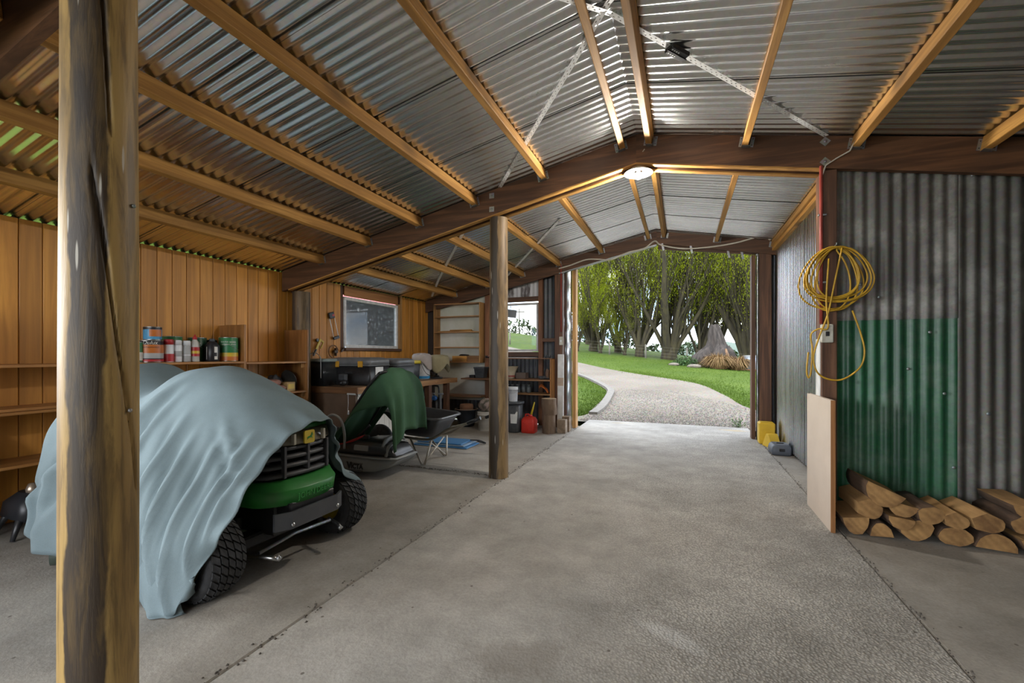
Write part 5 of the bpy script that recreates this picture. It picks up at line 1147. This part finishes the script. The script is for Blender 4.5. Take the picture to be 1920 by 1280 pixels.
o = thing('white_plank', 'white painted plank leaning upright by the log rounds', 'plank', (-1.84, 6.86, 0)); b = MB(); b.box(-.05, .05, -.016, .016, 0.005, 1.21, .004, RX(-.03)); b.build('plank', white_paint, o); b = MB(); b.box(-.051, .051, -.0165, -.0155, .70, .83, 0, RX(-.03)); b.build('stain', plain('tan_stain', (.52, .40, .30), .6), o)
o = thing('glazed_pot', 'big dark glazed pot with a terracotta crown inside', 'pot', (-3.40, 6.60, 0)); MB().lathe([(.12, 0), (.13, .01), (.17, .16), (.18, .26), (.195, .275), (.195, .29), (.175, .292), (.165, .25), (0, .24)], 30).build('pot', plain('black_glaze', (.025, .03, .04), .2, 0, (.015, .018, .022), 6), o); MB().lathe([(.178, .29), (.20, .285), (.198, .295), (.176, .298)], 30, caps=False).build('rim', plain('brown_rim', (.24, .16, .11), .4), o); MB().lathe([(.11, .24), (.115, .33), (.105, .37), (.09, .37), (.085, .30), (0, .29)], 24).build('crown', plain('dull_terracotta', (.28, .14, .075), .8, 0, (.19, .09, .05), 10), o)
pw = thing('pressure_washer', 'upright blue and black pressure washer with an arched handle', 'washer', (-3.86, 6.50 - .25, 0)); wash_grey = plain('washer_grey', (.24, .255, .28), .4, 0, (.19, .2, .22), 8); blu = plain('washer_blue', (.03, .13, .38), .4)
MB().tube([tuple(p) for p in catmull([(-.15, 0, .45), (-.15, 0, .62), (-.11, 0, .68), (.08, 0, .69), (.13, 0, .65), (.135, 0, .45)], 4)], .014, 8).build('handle', dark_grey, pw)
for x in (.04, .20): b = MB(); b.box(x - .014, x + .014, -.07, -.045, 0, .58, .004); b.build('upright', wash_grey, pw); b = MB(); b.box(x - .045, x + .045, -.075, -.04, .555, .58, .004); b.build('upright_cap', wash_grey, pw)
b = MB(); tub(b, 0, .02, [(.06, .14, .10), (.1, .15, .11), (.40, .14, .10), (.5, .10, .07)], .04); b.build('body', black_plastic, pw)
for x in (-.13, .11): MB().lathe([(0, -.03), (.04, -.025), (.045, 0), (.03, .03)], 14, T(x, -.1, .50) @ RX(PI / 2)).build('reel_cap', blu, pw)
for s_ in (-1, 1): MB().lathe([(.02, -.02), (.075, -.02), (.08, 0), (.075, .02), (.02, .02)], 18, T(s_ * .17, .05, .08) @ RY(PI / 2)).build('wheel', rubber, pw)
o = thing('washing_powder', 'orange-red and white carton standing in front of the pressure washer', 'carton', (-3.82, 5.62, 0)); b = MB(); b.box(-.07, .07, -.05, .05, 0, .36, .004); b.build('carton', plain('orange_red_carton', (.62, .11, .05), .5), o); b = MB(); b.box(-.071, .071, -.051, .051, .0, .24); b.build('white_panel', white_paint, o)
o = thing('blue_sheet', 'folded blue plastic sheet on the floor behind the wheelbarrow', 'sheet', (-2.95, 5.15, 0)); bl = plain('blue_poly', (.05, .20, .48), .35, 0, (.10, .28, .52), 5)
for k in range(3): b = MB(); b.box(-.42 + .03 * k, .40 - .05 * k, -.20 + .02 * k, .18, .003 + .018 * k, .018 + .018 * k, .006); b.build('fold', bl if k != 1 else plain('pale_blue_poly', (.30, .42, .55), .35), o)
MB().tube([tuple(p) for p in catmull([(.30, .1, .06), (.42, .12, .06), (.5, .15, .03), (.46, .2, .012), (.36, .2, .03)], 4)], .008, 6).build('strap', black_plastic, o)

# ---------------------------------------------------------------- right side
o = thing('yellow_box', 'tall yellow plastic box by the zinc partition', 'box', (1.055, 6.78, 0)); ybm = plain('yellow_plastic', (.66, .43, .025), .45, 0, (.55, .35, .018), 8); b = MB(); b.box(-.095, .095, -.09, .09, 0, .285, .012); b.build('shell', ybm, o); b = MB(); b.box(-.08, .08, -.075, .075, .283, .292, .004); b.build('lid', ybm, o)
o = thing('wheel_chock', 'yellow wedge shaped chock leaning in front of the yellow box', 'chock', (1.08, 6.55, 0)); b = MB(); b.prism([(-.11, 0), (.10, 0), (.10, .05), (.03, .17), (-.02, .17)], -.06, .06, Matrix(((.35, 0, .94, 0), (-.94, 0, .35, 0), (0, 1, 0, 0), (0, 0, 0, 1)))); b.build('wedge', ybm, o)
o = thing('tool_case', 'low dark grey plastic case beside the yellow chock', 'case', (1.10, 6.14, 0)); b = MB(); tub(b, 0, 0, [(0, .10, .13), (.012, .105, .138), (.06, .108, .14), (.10, .10, .13), (.125, .08, .10)], .035); b.build('shell', plain('slate_plastic', (.075, .085, .105), .5), o); b = MB(); b.box(-.03, .03, -.147, -.13, .05, .085, .005); b.build('latch', black_plastic, o); b = MB(); b.box(-.04, .04, -.02, .02, .123, .135, .005); b.build('grip', black_plastic, o)

# ---------------------------------------------------------------- garden tiller at the left edge
o = thing('tiller_head', 'black machine part with a tine foot at the left edge under the shelves', 'machine', (-4.12, 1.60, 0)); b = MB(); tub(b, 0, 0, [(.10, .13, .10), (.13, .15, .13), (.22, .14, .12), (.28, .08, .07)], .05); b.build('housing', plain('oily_black', (.02, .021, .024), .4), o)
for a, r in ((-.9, .20), (.4, .17), (-2.2, .2)): MB().tube([(0, 0, .16), (math.cos(a) * r * .7, math.sin(a) * r * .7, .12), (math.cos(a) * r, math.sin(a) * r, .003)], [.028, .022, .012], 8).build('tine', black_plastic, o)
MB().lathe([(.03, .27), (.034, .3), (.02, .335), (0, .34)], 12, T(.04, -.03, 0)).build('valve', plain('pale_brass', (.45, .36, .28), .3, .7), o)

# ---------------------------------------------------------------- ride-on mower under a sheet
TX, TY = -2.22, 1.91
tr = thing('ride_on_mower', 'green and black ride-on mower under the pale blue sheet', 'mower', (TX, TY, 0))
jg = plain('tractor_green', (.028, .20, .035), .35, 0, (.02, .155, .026), 6); jy = plain('tractor_yellow', (.62, .46, .03), .4, 0, (.45, .33, .02), 8); jb = plain('grille_black', (.045, .045, .048), .5, 0, (.028, .028, .03), 20); lampm = plain('smoked_lamp', (.17, .15, .11), .25, 0, (.11, .095, .07), 6)
def nose(off=0, front=-1.985):
    s = off
    return [(-2.75, 1.665 - s), (-2.2, 1.645 - s), (-2.08, 1.665 - s * .9), (front - .035 + s * .5, 1.72 - s * .6), (front + s, 1.80), (front + .012 + s, 1.91), (front + s, 2.02), (front - .035 + s * .5, 2.10 + s * .6), (-2.08, 2.155 + s * .9), (-2.2, 2.175 + s), (-2.75, 2.155 + s)]
def loft_nose(levels, name, m, par):
    b = MB(); n = None; V = []
    for z, off, fr in levels:
        q = catmull(nose(off, fr), 3); n = len(q); V += [(p[0], p[1], z) for p in q]
    b.add(V, [(i * n + k, (i + 1) * n + k, (i + 1) * n + (k + 1) % n, i * n + (k + 1) % n)[::-1] for i in range(len(levels) - 1) for k in range(n)], True)
    b.f += [[k for k in range(n)][::-1], [(len(levels) - 1) * n + k for k in range(n)]]; b.sm += [False] * 2; b.mi += [0] * 2
    return part(b, name, m, par)
lh = loft_nose([(.385, -.01, -1.985), (.392, .006, -1.966), (.470, .012, -1.958), (.474, .010, -1.96), (.516, -.012, -1.985), (.519, -.02, -1.995)], 'lower_hood', jg, tr)
loft_nose([(.515, -.05, -2.04), (.73, -.06, -2.05)], 'grille_recess', black_plastic, tr)
for k, z in enumerate((.527, .575, .622, .668)): loft_nose([(z, -.028, -1.998 - .004 * k), (z + .006, -.016, -1.986 - .004 * k), (z + .022, -.016, -1.986 - .004 * k), (z + .03, -.03, -2.002 - .004 * k)], 'grille_bar', jb, tr)
for y in (1.76, 1.91, 2.06): b = MB(); b.box(-2.03, -1.992 - .02 * abs(y - 1.91) * 3, y - .008, y + .008, .53, .70, .002); part(b, 'grille_upright', jb, tr)
loft_nose([(.698, -.022, -1.995), (.71, -.014, -1.988), (.765, -.026, -2.008), (.775, -.04, -2.03)], 'headlamp_band', lampm, tr)
for s_ in (-1, 1): b = MB(); b.box(-2.005, -1.982, TY + s_ * .105 - .008, TY + s_ * .105 + .008, .705, .765, .002); part(b, 'lamp_divider', plain('pale_divider', (.42, .39, .31), .4), tr)
loft_nose([(.772, -.03, -2.02), (.80, -.035, -2.03), (.825, -.07, -2.10)], 'hood_top', jg, tr)
b = MB(); b.prism(rrect(.036, .036, .010), 0, .010, T(-1.992, TY - .005, .735) @ FACE_PX); bdg = part(b, 'badge', jy, tr)
deer = [(-.022, -.006), (-.012, .002), (.004, .004), (.012, .014), (.010, .022), (.015, .018), (.018, .024), (.019, .014), (.024, .010), (.016, .006), (.014, -.002), (.022, -.012), (.012, -.006), (.002, -.006), (-.008, -.008), (-.020, -.016), (-.014, -.006)]
b = MB(); b.prism(deer, .010, .012, T(-1.992, TY - .005, .735) @ FACE_PX); part(b, 'badge_emblem', jg, bdg)
b = text_mesh('JOHN DEERE', .043, T(-1.938, TY + .0, .432) @ FACE_PX, .002); part(b, 'lettering', plain('embossed_green', (.04, .27, .055), .3), lh)
b = MB(); V = [(-1.975, 1.67), (-1.93, 1.74), (-1.925, 2.06), (-1.96, 2.13)]
b.prism(V + [(x - .014, y) for x, y in V[::-1]], .275, .365, None); bmp = part(b, 'bumper', plain('bumper_grey', (.075, .078, .085), .5, 0, (.055, .057, .062), 8), tr)
for y in (1.74, 2.06): b = MB(); b.lathe([(.012, 0), (.012, .008), (0, .009)], 8, T(-1.928, y, .30) @ RY(PI / 2)); part(b, 'bolt', steel, bmp)
b = MB(); b.box(-2.06, -1.96, 1.75, 2.07, .30, .40, .006); part(b, 'bumper_bracket', black_plastic, bmp)
b = MB(); b.box(-3.5, -2.08, 1.76, 2.06, .20, .40, .01); part(b, 'chassis', plain('oily_frame', (.03, .03, .031), .5), tr)
b = MB(); b.box(-2.26, -2.16, 1.50, 2.32, .16, .225, .01); part(b, "front_axle", MATS["oily_frame"], tr)
for y in (1.63, 2.19):
    b = MB(); b.tube([(-2.2, y, .10), (-2.2, y, .34)], .022, 10); part(b, 'kingpin', black_plastic, tr)
    b = MB(); b.tube([(-2.12, y, .15), (-2.0, y + (.04 if y < 1.9 else -.04), .14), (-1.97, y + (.06 if y < 1.9 else -.06), .13)], .011, 8); b.lathe([(0, -.018), (.018, 0), (0, .018)], 10, T(-1.97, y + (.06 if y < 1.9 else -.06), .135)); part(b, 'steering_arm', steel, tr)
b = MB(); b.tube([(-2.08, 1.66, .155), (-2.1, 1.91, .165), (-2.08, 2.16, .155)], .010, 8); part(b, 'tie_rod', galv_small, tr)
b = MB(); tub(b, -2.85, 1.91, [(.09, .38, .50), (.11, .40, .52), (.20, .38, .50), (.22, .30, .42)], .15); part(b, 'cutting_deck', plain('deck_green', (.025, .10, .035), .5, 0, (.018, .06, .025), 5), tr)
b = MB(); b.lathe([(.02, -.07), (.058, -.065), (.066, 0), (.058, .065), (.02, .07), (.02, .05)], 20, T(-3.30, 1.415, .067) @ RZ(-.55) @ RX(PI / 2)); gw = part(b, 'gauge_wheel', plain('gauge_wheel_green', (.045, .06, .045), .6), tr)
b = MB(); b.tube([(-3.30, 1.42, .07), (-3.2, 1.46, .15), (-3.1, 1.5, .2)], .014, 8); part(b, 'wheel_bracket', black_plastic, tr)
b = MB(); tub(b, -3.38, 1.91, [(.55, .20, .22), (.60, .23, .25), (.66, .22, .24)], .08); tub(b, -3.56, 1.91, [(.62, .05, .2), (1.0, .045, .2), (1.06, .03, .16)], .03); part(b, 'seat', plain('seat_yellow', (.45, .33, .03), .5), tr)
b = MB(); b.tube([(-2.62 + .15 * math.cos(a) * .9, 1.91 + .17 * math.sin(a), 1.02 - .08 * math.cos(a)) for a in np.linspace(0, 2 * PI, 25)[:-1]], .015, 8, closed=True); b.tube([(-2.5, 1.91, .7), (-2.62, 1.91, 1.0)], .03, 8); part(b, 'steering_wheel', black_plastic, tr)
def tyre(cx, cy, R, W, hub, lugs, par):
    M = T(cx, cy, R) @ RX(PI / 2); b = MB(); w = W / 2
    b.lathe([(hub, -w * .85), (hub + .02, -w * .95), (R * .82, -w), (R * .93, -w * .9), (R * .975, -w * .6), (R * .985, 0), (R * .975, w * .6), (R * .93, w * .9), (R * .82, w), (hub + .02, w * .95), (hub, w * .85)], 40, M, caps=False); ty = part(b, 'tyre', rubber, par)
    b = MB(); b.lathe([(0, -.02), (hub * .35, -.02), (hub * .4, -w * .4), (hub * .9, -w * .55), (hub + .004, -w * .86), (hub + .004, w * .86), (hub * .9, w * .55), (hub * .4, w * .4), (hub * .35, .02), (0, .02)], 28, M); part(b, 'rim', jy, ty)
    b = MB(); nc = 5
    for i in range(lugs):
        for c in range(nc):
            z0 = -w * .92 + c * 2 * w * .92 / nc; z1 = z0 + 2 * w * .92 / nc * .84; a = 2 * PI * (i + .5 * (c % 2)) / lugs; da = 2 * PI / lugs * .38; sk = .07
            zm = (z0 + z1) / 2; rr = R * (.985 - .045 * (abs(zm) / w) ** 3); V = []
            for rad in (rr - .004, rr + .012):
                for (zz, aa) in ((z0, a - da - sk), (z1, a - da + sk), (z1, a + da + sk), (z0, a + da - sk)):
                    q = rad - (.012 if abs(zz) > w * .85 else 0); V.append(M @ Vector((q * math.cos(aa), q * math.sin(aa), zz)))
            b.add(V, [(4, 5, 6, 7), (0, 1, 5, 4), (1, 2, 6, 5), (2, 3, 7, 6), (3, 0, 4, 7)])
    o = part(b, 'tread', rubber, ty); o['kind'] = 'stuff'
tyre(-2.22, 1.465, .20, .19, .10, 30, tr); tyre(-2.22, 2.36, .20, .19, .10, 30, tr); tyre(-3.36, 1.52, .275, .24, .15, 34, tr); tyre(-3.36, 2.30, .275, .24, .15, 34, tr)

# pale blue sheet thrown over it
def row(x, near, top, far=None, dx=None):
    """near: hem, low, mid, shoulder (y, z); mirrored on the far side unless given"""
    f = far or [(2 * TY - y, z) for y, z in near][::-1]; p = near + [top] + f; dx = dx or [0] * 9
    return [(x + d, y, z) for d, (y, z) in zip(dx, p)]
C_ = [row(-3.73, [(1.40, .22), (1.46, .235), (1.56, .25), (1.72, .26)], (1.91, .26), dx=[.12, .06, .02, 0, 0, 0, .02, .06, .12]),
      row(-3.72, [(1.36, .20), (1.40, .38), (1.48, .55), (1.68, .66)], (1.91, .70), dx=[.20, .14, .07, .02, 0, .02, .07, .14, .2]),
      row(-3.62, [(1.33, .20), (1.36, .45), (1.46, .76), (1.68, 1.0)], (1.91, 1.05), dx=[.14, .10, .05, .01, 0, .01, .05, .1, .14]),
      row(-3.42, [(1.31, .13), (1.36, .45), (1.46, .78), (1.69, 1.07)], (1.91, 1.135), dx=[.04, .02, 0, 0, 0, 0, 0, 0, 0]),
      row(-3.12, [(1.31, .10), (1.36, .42), (1.47, .72), (1.68, .93)], (1.91, .99)),
      row(-2.84, [(1.32, .05), (1.37, .42), (1.50, .76), (1.70, 1.06)], (1.91, 1.115)),
      row(-2.60, [(1.32, .04), (1.35, .40), (1.50, .75), (1.70, 1.04)], (1.91, 1.10)),
      row(-2.38, [(1.325, .015), (1.325, .38), (1.47, .68), (1.69, .95)], (1.91, 1.03)),
      row(-2.16, [(1.325, .004), (1.32, .34), (1.48, .60), (1.69, .85)], (1.91, .93), [(2.11, .87), (2.20, .66), (2.30, .48), (2.46, .36)], dx=[-.02, .02, 0, 0, 0, 0, 0, -.02, -.02]),
      row(-1.985, [(1.33, .13), (1.38, .40), (1.55, .605), (1.715, .755)], (1.90, .815), [(2.08, .79), (2.15, .65), (2.24, .47), (2.46, .27)], dx=[-.13, .04, .035, .035, .04, .015, -.04, -.08, -.10])]
S = surf(C_, 14, 12); n = normals(S); nu, nv = S.shape[:2]
FOLDS = [((-2.72, 1.06), (-3.16, .40), .034, .030), ((-2.78, 1.0), (-3.42, .42), .028, .035), ((-2.66, .98), (-2.88, .25), .030, .028), ((-2.52, .86), (-2.50, .06), .034, .026), ((-2.40, .78), (-2.30, .04), .036, .024), ((-2.24, .76), (-2.20, .08), .030, .020),
         ((-2.10, .78), (-2.10, .30), .022, .016), ((-2.64, .62), (-2.66, .05), .030, .024), ((-3.0, .62), (-3.02, .12), .026, .03), ((-3.3, .66), (-3.30, .2), .03, .03), ((-2.02, .76), (-2.03, .42), .016, .014), ((-2.32, .88), (-2.06, .62), .014, .018), ((-3.48, .5), (-3.46, .2), .03, .022)]
if n[nu // 2, nv // 2, 2] < 0: n = -n
for i in range(nu):
    for j in range(nv):
        x, y, z = S[i, j]; low = max(0, 1 - z / .95); side = abs(j / (nv - 1) - .5) * 2
        d = low * (.020 * math.sin(x * 17 + .8 * math.sin(z * 4)) + .012 * math.sin(x * 31 + 2 + z * 3)) * (side ** 1.5)
        dg = x * .9 + z * .62                                                                     # slanting pulls from the wheel and the steering post
        d += .016 * math.sin(dg * 16 + .5) * max(0, side - .25) + .006 * math.sin(dg * 37 + y * 6) * max(0, side - .2)
        if side > .12:
            for (ax, az), (bx, bz), am, wd_f in FOLDS:
                lx, lz = bx - ax, bz - az; ll = math.hypot(lx, lz); tt = ((x - ax) * lx + (z - az) * lz) / ll / ll; sd_ = ((x - ax) * lz - (z - az) * lx) / ll
                if -.08 < tt < 1.3 and abs(sd_) < .16: d += am * min(1, max(0, (tt + .08) * 2.2)) * min(1, (1.3 - tt) * 3) * (math.exp(-(sd_ / wd_f) ** 2) - .75 * math.exp(-((sd_ - 1.9 * wd_f) / wd_f) ** 2)) * min(1, (side - .12) * 4)
        rd = lambda t: (1 - abs(math.sin(t))) ** 3
        pull = math.hypot(x + 2.66, (z - 1.1) * 1.0); an = math.atan2(1.1 - z, -(x + 2.66))                # creases fanning down from the steering wheel
        d += .030 * rd(an * 3.1 + .25) * max(0, side - .2) * min(1, pull * 1.6) + .012 * rd(an * 8.3 + 1.1) * max(0, side - .15) * min(1, pull)
        d += .016 * rd(x * 8.5 + .7 * z + 1.3) * low * max(0, side - .2)
        d += .004 * math.sin(x * 9 + y * 13) + .003 * math.sin(x * 21 - y * 17)
        if i > nu - 13: d += .010 * math.sin(j * .7) * (i - nu + 13) / 13
        p = S[i, j] + n[i, j] * d; p[2] = max(p[2], .004); S[i, j] = p
sheet_m = fabric('pale_blue_sheet', (.205, .265, .285), (.16, .21, .225), 2.2, 300)
b = MB(); b.grid([[tuple(p) for p in r] for r in S])
o = b.build('mower_sheet', sheet_m, origin=(-2.8, TY, 0), solid=.004); tag(o, 'pale blue-grey cotton sheet draped over the ride-on mower', 'dust sheet')
# gathered corner trailing on the floor in front of the near wheel
CC = [[(-2.46, 1.315, .22), (-2.30, 1.31, .24), (-2.16, 1.312, .22)], [(-2.45, 1.305, .12), (-2.30, 1.285, .13), (-2.15, 1.305, .12)], [(-2.42, 1.30, .04), (-2.28, 1.275, .05), (-2.15, 1.315, .05)], [(-2.38, 1.295, .006), (-2.25, 1.265, .015), (-2.15, 1.325, .012)], [(-2.35, 1.285, .004), (-2.22, 1.255, .006), (-2.14, 1.325, .005)]]
S2 = surf(CC, 7, 9)
for i in range(S2.shape[0]):
    for j in range(S2.shape[1]): S2[i, j, 1] += .012 * math.sin(j * .75) * (i / S2.shape[0]); S2[i, j, 2] = max(.003, S2[i, j, 2])
b = MB(); b.grid([[(p[0] + 2.8, p[1] - TY, p[2]) for p in r] for r in S2]); b.build('trailing_corner', sheet_m, o, solid=.004)

# ---------------------------------------------------------------- walk-behind mower with grass catcher, under a green cover
wm = thing('lawn_mower', 'walk-behind lawn mower with a grey and black grass catcher', 'mower', (-3.0, 3.72, 0)); cg = plain('catcher_grey', (.255, .265, .26), .4, 0, (.22, .23, .225), 6); ck = plain('catcher_black', (.03, .031, .034), .32, 0, (.022, .023, .025), 10)
def loft_x(sections, m, name, par, r=.05):
    b = MB(); V = []; n = None
    for x, yc, hw, z0, z1 in sections:
        q = rrect(hw, max(.005, (z1 - z0) / 2), min(r, hw * .8, max(.004, (z1 - z0) / 2 * .9)), 5); n = len(q); V += [(x, yc + p[0], (z0 + z1) / 2 + p[1]) for p in q]
    b.add(V, [(i * n + k, i * n + (k + 1) % n, (i + 1) * n + (k + 1) % n, (i + 1) * n + k) for i in range(len(sections) - 1) for k in range(n)], True)
    b.f += [[k for k in range(n)][::-1], [(len(sections) - 1) * n + k for k in range(n)]]; b.sm += [True] * 2; b.mi += [0] * 2; return part(b, name, m, par)
yc = 3.66
lo_ = loft_x([(-3.30, yc, .16, .08, .195), (-3.24, yc, .195, .05, .20), (-3.0, yc, .21, .04, .20), (-2.8, yc, .212, .055, .20), (-2.66, yc, .20, .10, .20), (-2.58, yc, .18, .15, .20), (-2.55, yc, .16, .18, .20)], cg, 'catcher_base', wm)
loft_x([(-3.31, yc, .15, .2, .26), (-3.24, yc, .19, .202, .30), (-3.0, yc, .205, .202, .345), (-2.82, yc, .207, .202, .36), (-2.70, yc, .19, .202, .345), (-2.62, yc, .17, .202, .29), (-2.57, yc, .15, .202, .23)], ck, 'catcher_lid', wm, .07)
loft_x([(-3.29, yc, .17, .192, .208), (-3.22, yc, .212, .192, .208), (-2.8, yc, .226, .192, .208), (-2.64, yc, .212, .192, .208), (-2.54, yc, .175, .192, .208)], cg, 'catcher_rim', wm, .006)
b = MB(); b.prism(rrect(.085, .026, .01), 0, .012, T(-2.93, yc - .203, .288) @ RX(-.25) @ FACE_MY); part(b, 'catcher_panel', cg, wm)
pts = [(-2.70, yc - .17, .30), (-2.70, yc - .10, .372), (-2.70, yc + .10, .372), (-2.70, yc + .17, .30)]; b = MB(); b.tube([tuple(p) for p in catmull(pts, 5)], .028, 10, flat=.5); part(b, 'catcher_handle', cg, wm)
b = MB(); b.tube([tuple(p) for p in catmull([(-2.665, yc - .175, .21), (-2.65, yc - .15, .31), (-2.645, yc, .345), (-2.65, yc + .15, .31)], 5)], .022, 10, flat=.45); part(b, 'catcher_band', cg, wm)
Mv = T(-3.0, yc - .2125, .105) @ FACE_MY
b = text_mesh('V', .092, Mv @ T(-.078, 0, 0), .0012, bold=.004); part(b, 'lettering', black_l, lo_)
b = text_mesh('ICTA', .064, Mv @ T(.018, -.003, 0), .0012, bold=.003); b.box(-.055, .09, .026, .031, 0, .0015, 0, Mv); b.box(-.055, .09, -.040, -.035, 0, .0015, 0, Mv); part(b, 'lettering', black_l, lo_)
b = MB(); tub(b, -3.52, yc, [(.06, .24, .22), (.09, .26, .24), (.20, .24, .22), (.24, .18, .16)], .10); part(b, 'deck', jg, wm)
b = MB(); tub(b, -3.55, yc, [(.24, .12, .11), (.34, .13, .12), (.42, .10, .09)], .05); part(b, 'engine', black_plastic, wm)
for x in (-3.72, -3.33):
    for y in (yc - .25, yc + .25): b = MB(); b.lathe([(.03, -.022), (.085, -.022), (.095, 0), (.085, .022), (.03, .022)], 20, T(x, y, .096) @ RX(PI / 2)); part(b, 'wheel', rubber, wm)
for y in (yc - .13, yc + .30): b = MB(); b.tube([tuple(p) for p in catmull([(-3.42, y, .22), (-3.2, y, .50), (-2.95, y, .84), (-2.78, y, 1.02)], 4)], .013, 8); part(b, 'handle_tube', black_plastic, wm)
b = MB(); b.tube([(-2.78, yc - .13, 1.02), (-2.75, yc - .08, 1.03), (-2.75, yc + .25, 1.03), (-2.78, yc + .30, 1.02)], .014, 8); part(b, 'handlebar', black_plastic, wm)
for k in range(2): b = MB(); b.tube([tuple(p) for p in catmull([(-3.30, yc - .16, .27 + .02 * k), (-3.18, yc - .17, .31), (-3.05, yc - .16, .345 + .015 * k), (-2.95, yc - .13, .40)], 4)], .006, 6); part(b, 'red_cable', red_l, wm)
b = MB(); b.tube([tuple(p) for p in catmull([(-3.05, yc - .12, .38), (-2.95, yc - .13, .45), (-2.9, yc - .12, .50)], 4)], .012, 8); b.box(-3.02, -2.90, yc - .14, yc - .11, .36, .40, .006); part(b, 'latch_lever', black_plastic, wm)
CT = []
prof = [(-3.50, .10), (-3.36, .29), (-3.17, .58), (-2.98, .86), (-2.83, 1.025), (-2.74, 1.055), (-2.64, .97), (-2.585, .74), (-2.565, .44)]
for i, (x, z) in enumerate(prof):
    r_ = []
    for j, y in enumerate((3.47, 3.53, 3.66, 3.84, 4.0, 4.07)):
        ed = (j == 0) * 1.0 + (j == 1) * .3 + (j == 5) * 1.0 + (j == 4) * .25; up = max(0, 1 - abs(i - 4.6) / 4.2)
        dz = -ed * (.40 if j <= 1 else .22) * up; yy = y + (.0 if j == 0 else -.03 if j == 5 else 0) * up
        if i == 8: dz += (-.10 if j <= 1 else 0)
        if i <= 1: yy = 3.66 + (yy - 3.66) * .95; 
        r_.append((x - (.06 if (j == 0 and i < 4) else 0), yy, max(.02, z + dz)))
    CT.append(r_)
S = surf(CT, 8, 8); nn = normals(S)
for i in range(S.shape[0]):
    for j in range(S.shape[1]):
        t_ = i / (S.shape[0] - 1); f_ = max(0, t_ - .55) * .045 + max(0, .5 - t_) * .04
        S[i, j] += nn[i, j] * (f_ * math.sin(j * .62 + .6 * math.sin(i * .1)) + .003 * math.sin(i * .5 + j * .8))
b = MB(); b.grid([[tuple(p) for p in r] for r in S]); o = b.build('mower_cover', fabric('bottle_green_canvas', (.055, .125, .065), (.036, .088, .045), 2.5, 260), origin=(-2.95, 3.75, 0), solid=.005); tag(o, 'dark green canvas cover hung over the walk-behind mower handle', 'cover')
tag(MB().tube([tuple(p) for p in catmull([(-3.48, 3.42, .02), (-3.42, 3.42, .35), (-3.36, 3.42, .53), (-3.27, 3.42, .60), (-3.17, 3.43, .56), (-3.12, 3.43, .42), (-3.12, 3.43, .27)], 5)], .013, 8).build('hose', plain('grey_hose', (.30, .30, .28), .5)), 'grey hose arching up between the two mowers', 'hose')

# ---------------------------------------------------------------- wheelbarrow
wb = thing('wheelbarrow', 'wheelbarrow with a black plastic tray and steel tube frame', 'wheelbarrow', (-2.8, 4.36, 0)); tray_m = plain('tray_black', (.035, .037, .041), .42, 0, (.025, .026, .03), 7)
def ring(x0, x1, y0, y1, z0, z1, r): return [(p[0] + (x0 + x1) / 2, p[1] + (y0 + y1) / 2, z0 + (z1 - z0) * ((p[0] + (x1 - x0) / 2) / (x1 - x0))) for p in rrect((x1 - x0) / 2, (y1 - y0) / 2, r, 5)]
lv = [ring(-2.98, -2.62, 4.22, 4.52, .285, .275, .06), ring(-3.05, -2.56, 4.16, 4.58, .36, .34, .08), ring(-3.22, -2.47, 4.08, 4.66, .56, .50, .10), ring(-3.215, -2.475, 4.085, 4.655, .565, .505, .10), ring(-3.04, -2.57, 4.17, 4.57, .365, .345, .08), ring(-2.97, -2.63, 4.23, 4.51, .292, .282, .06)]
n = len(lv[0]); b = MB(); b.add([p for l in lv for p in l], [(i * n + k, i * n + (k + 1) % n, (i + 1) * n + (k + 1) % n, (i + 1) * n + k) for i in range(5) for k in range(n)], True); b.f += [[k for k in range(n)][::-1], [5 * n + k for k in range(n)]]; b.sm += [False] * 2; b.mi += [0] * 2; part(b, 'tray', tray_m, wb)
b = MB(); b.tube(ring(-3.235, -2.455, 4.065, 4.675, .56, .50, .11), .014, 8, closed=True); part(b, 'tray_rim', plain('rim_grey', (.085, .09, .095), .3), wb)
tube_m = plain('worn_steel_tube', (.42, .38, .31), .35, .8, (.25, .21, .165), 9)
for s_ in (-1, 1):
    yh = 4.37 + s_ * .17; b = MB(); b.tube([tuple(p) for p in catmull([(-3.38, 4.37 + s_ * .05, .22), (-3.0, yh, .265), (-2.62, yh + s_ * .02, .262), (-2.35, yh + s_ * .05, .40), (-2.13, yh + s_ * .06, .47), (-1.98, yh + s_ * .06, .535)], 4)], .015, 9); ht = part(b, 'handle_tube', tube_m, wb)
    b = MB(); b.tube([(-2.12, yh + s_ * .06, .475), (-1.97, yh + s_ * .06, .54)], .019, 9); part(b, 'grip', black_plastic, ht)
    yl = 4.30 + s_ * .235; b = MB(); b.tube([(-2.88, yh, .26), (-2.64, yl, .012), (-2.60, yl, .012), (-2.60, yh, .25)], .011, 8); part(b, 'leg', plain('pale_leg', (.62, .60, .54), .45, .2, (.36, .32, .26), 9), wb)
    b = MB(); b.tube([(-2.61, 4.30 + s_ * .22, .03), (-2.61, 4.33 - s_ * .16, .24)], .008, 7); part(b, 'cross_brace', MATS['pale_leg'], wb)
b = MB(); b.lathe([(.05, -.035), (.15, -.04), (.175, -.02), (.18, 0), (.175, .02), (.15, .04), (.05, .035)], 26, T(-3.42, 4.37, .181) @ RX(PI / 2)); wl = part(b, 'wheel', rubber, wb)
b = MB(); b.lathe([(0, -.04), (.05, -.04), (.055, 0), (.05, .04), (0, .04)], 16, T(-3.42, 4.37, .181) @ RX(PI / 2)); part(b, 'hub', steel, wl)
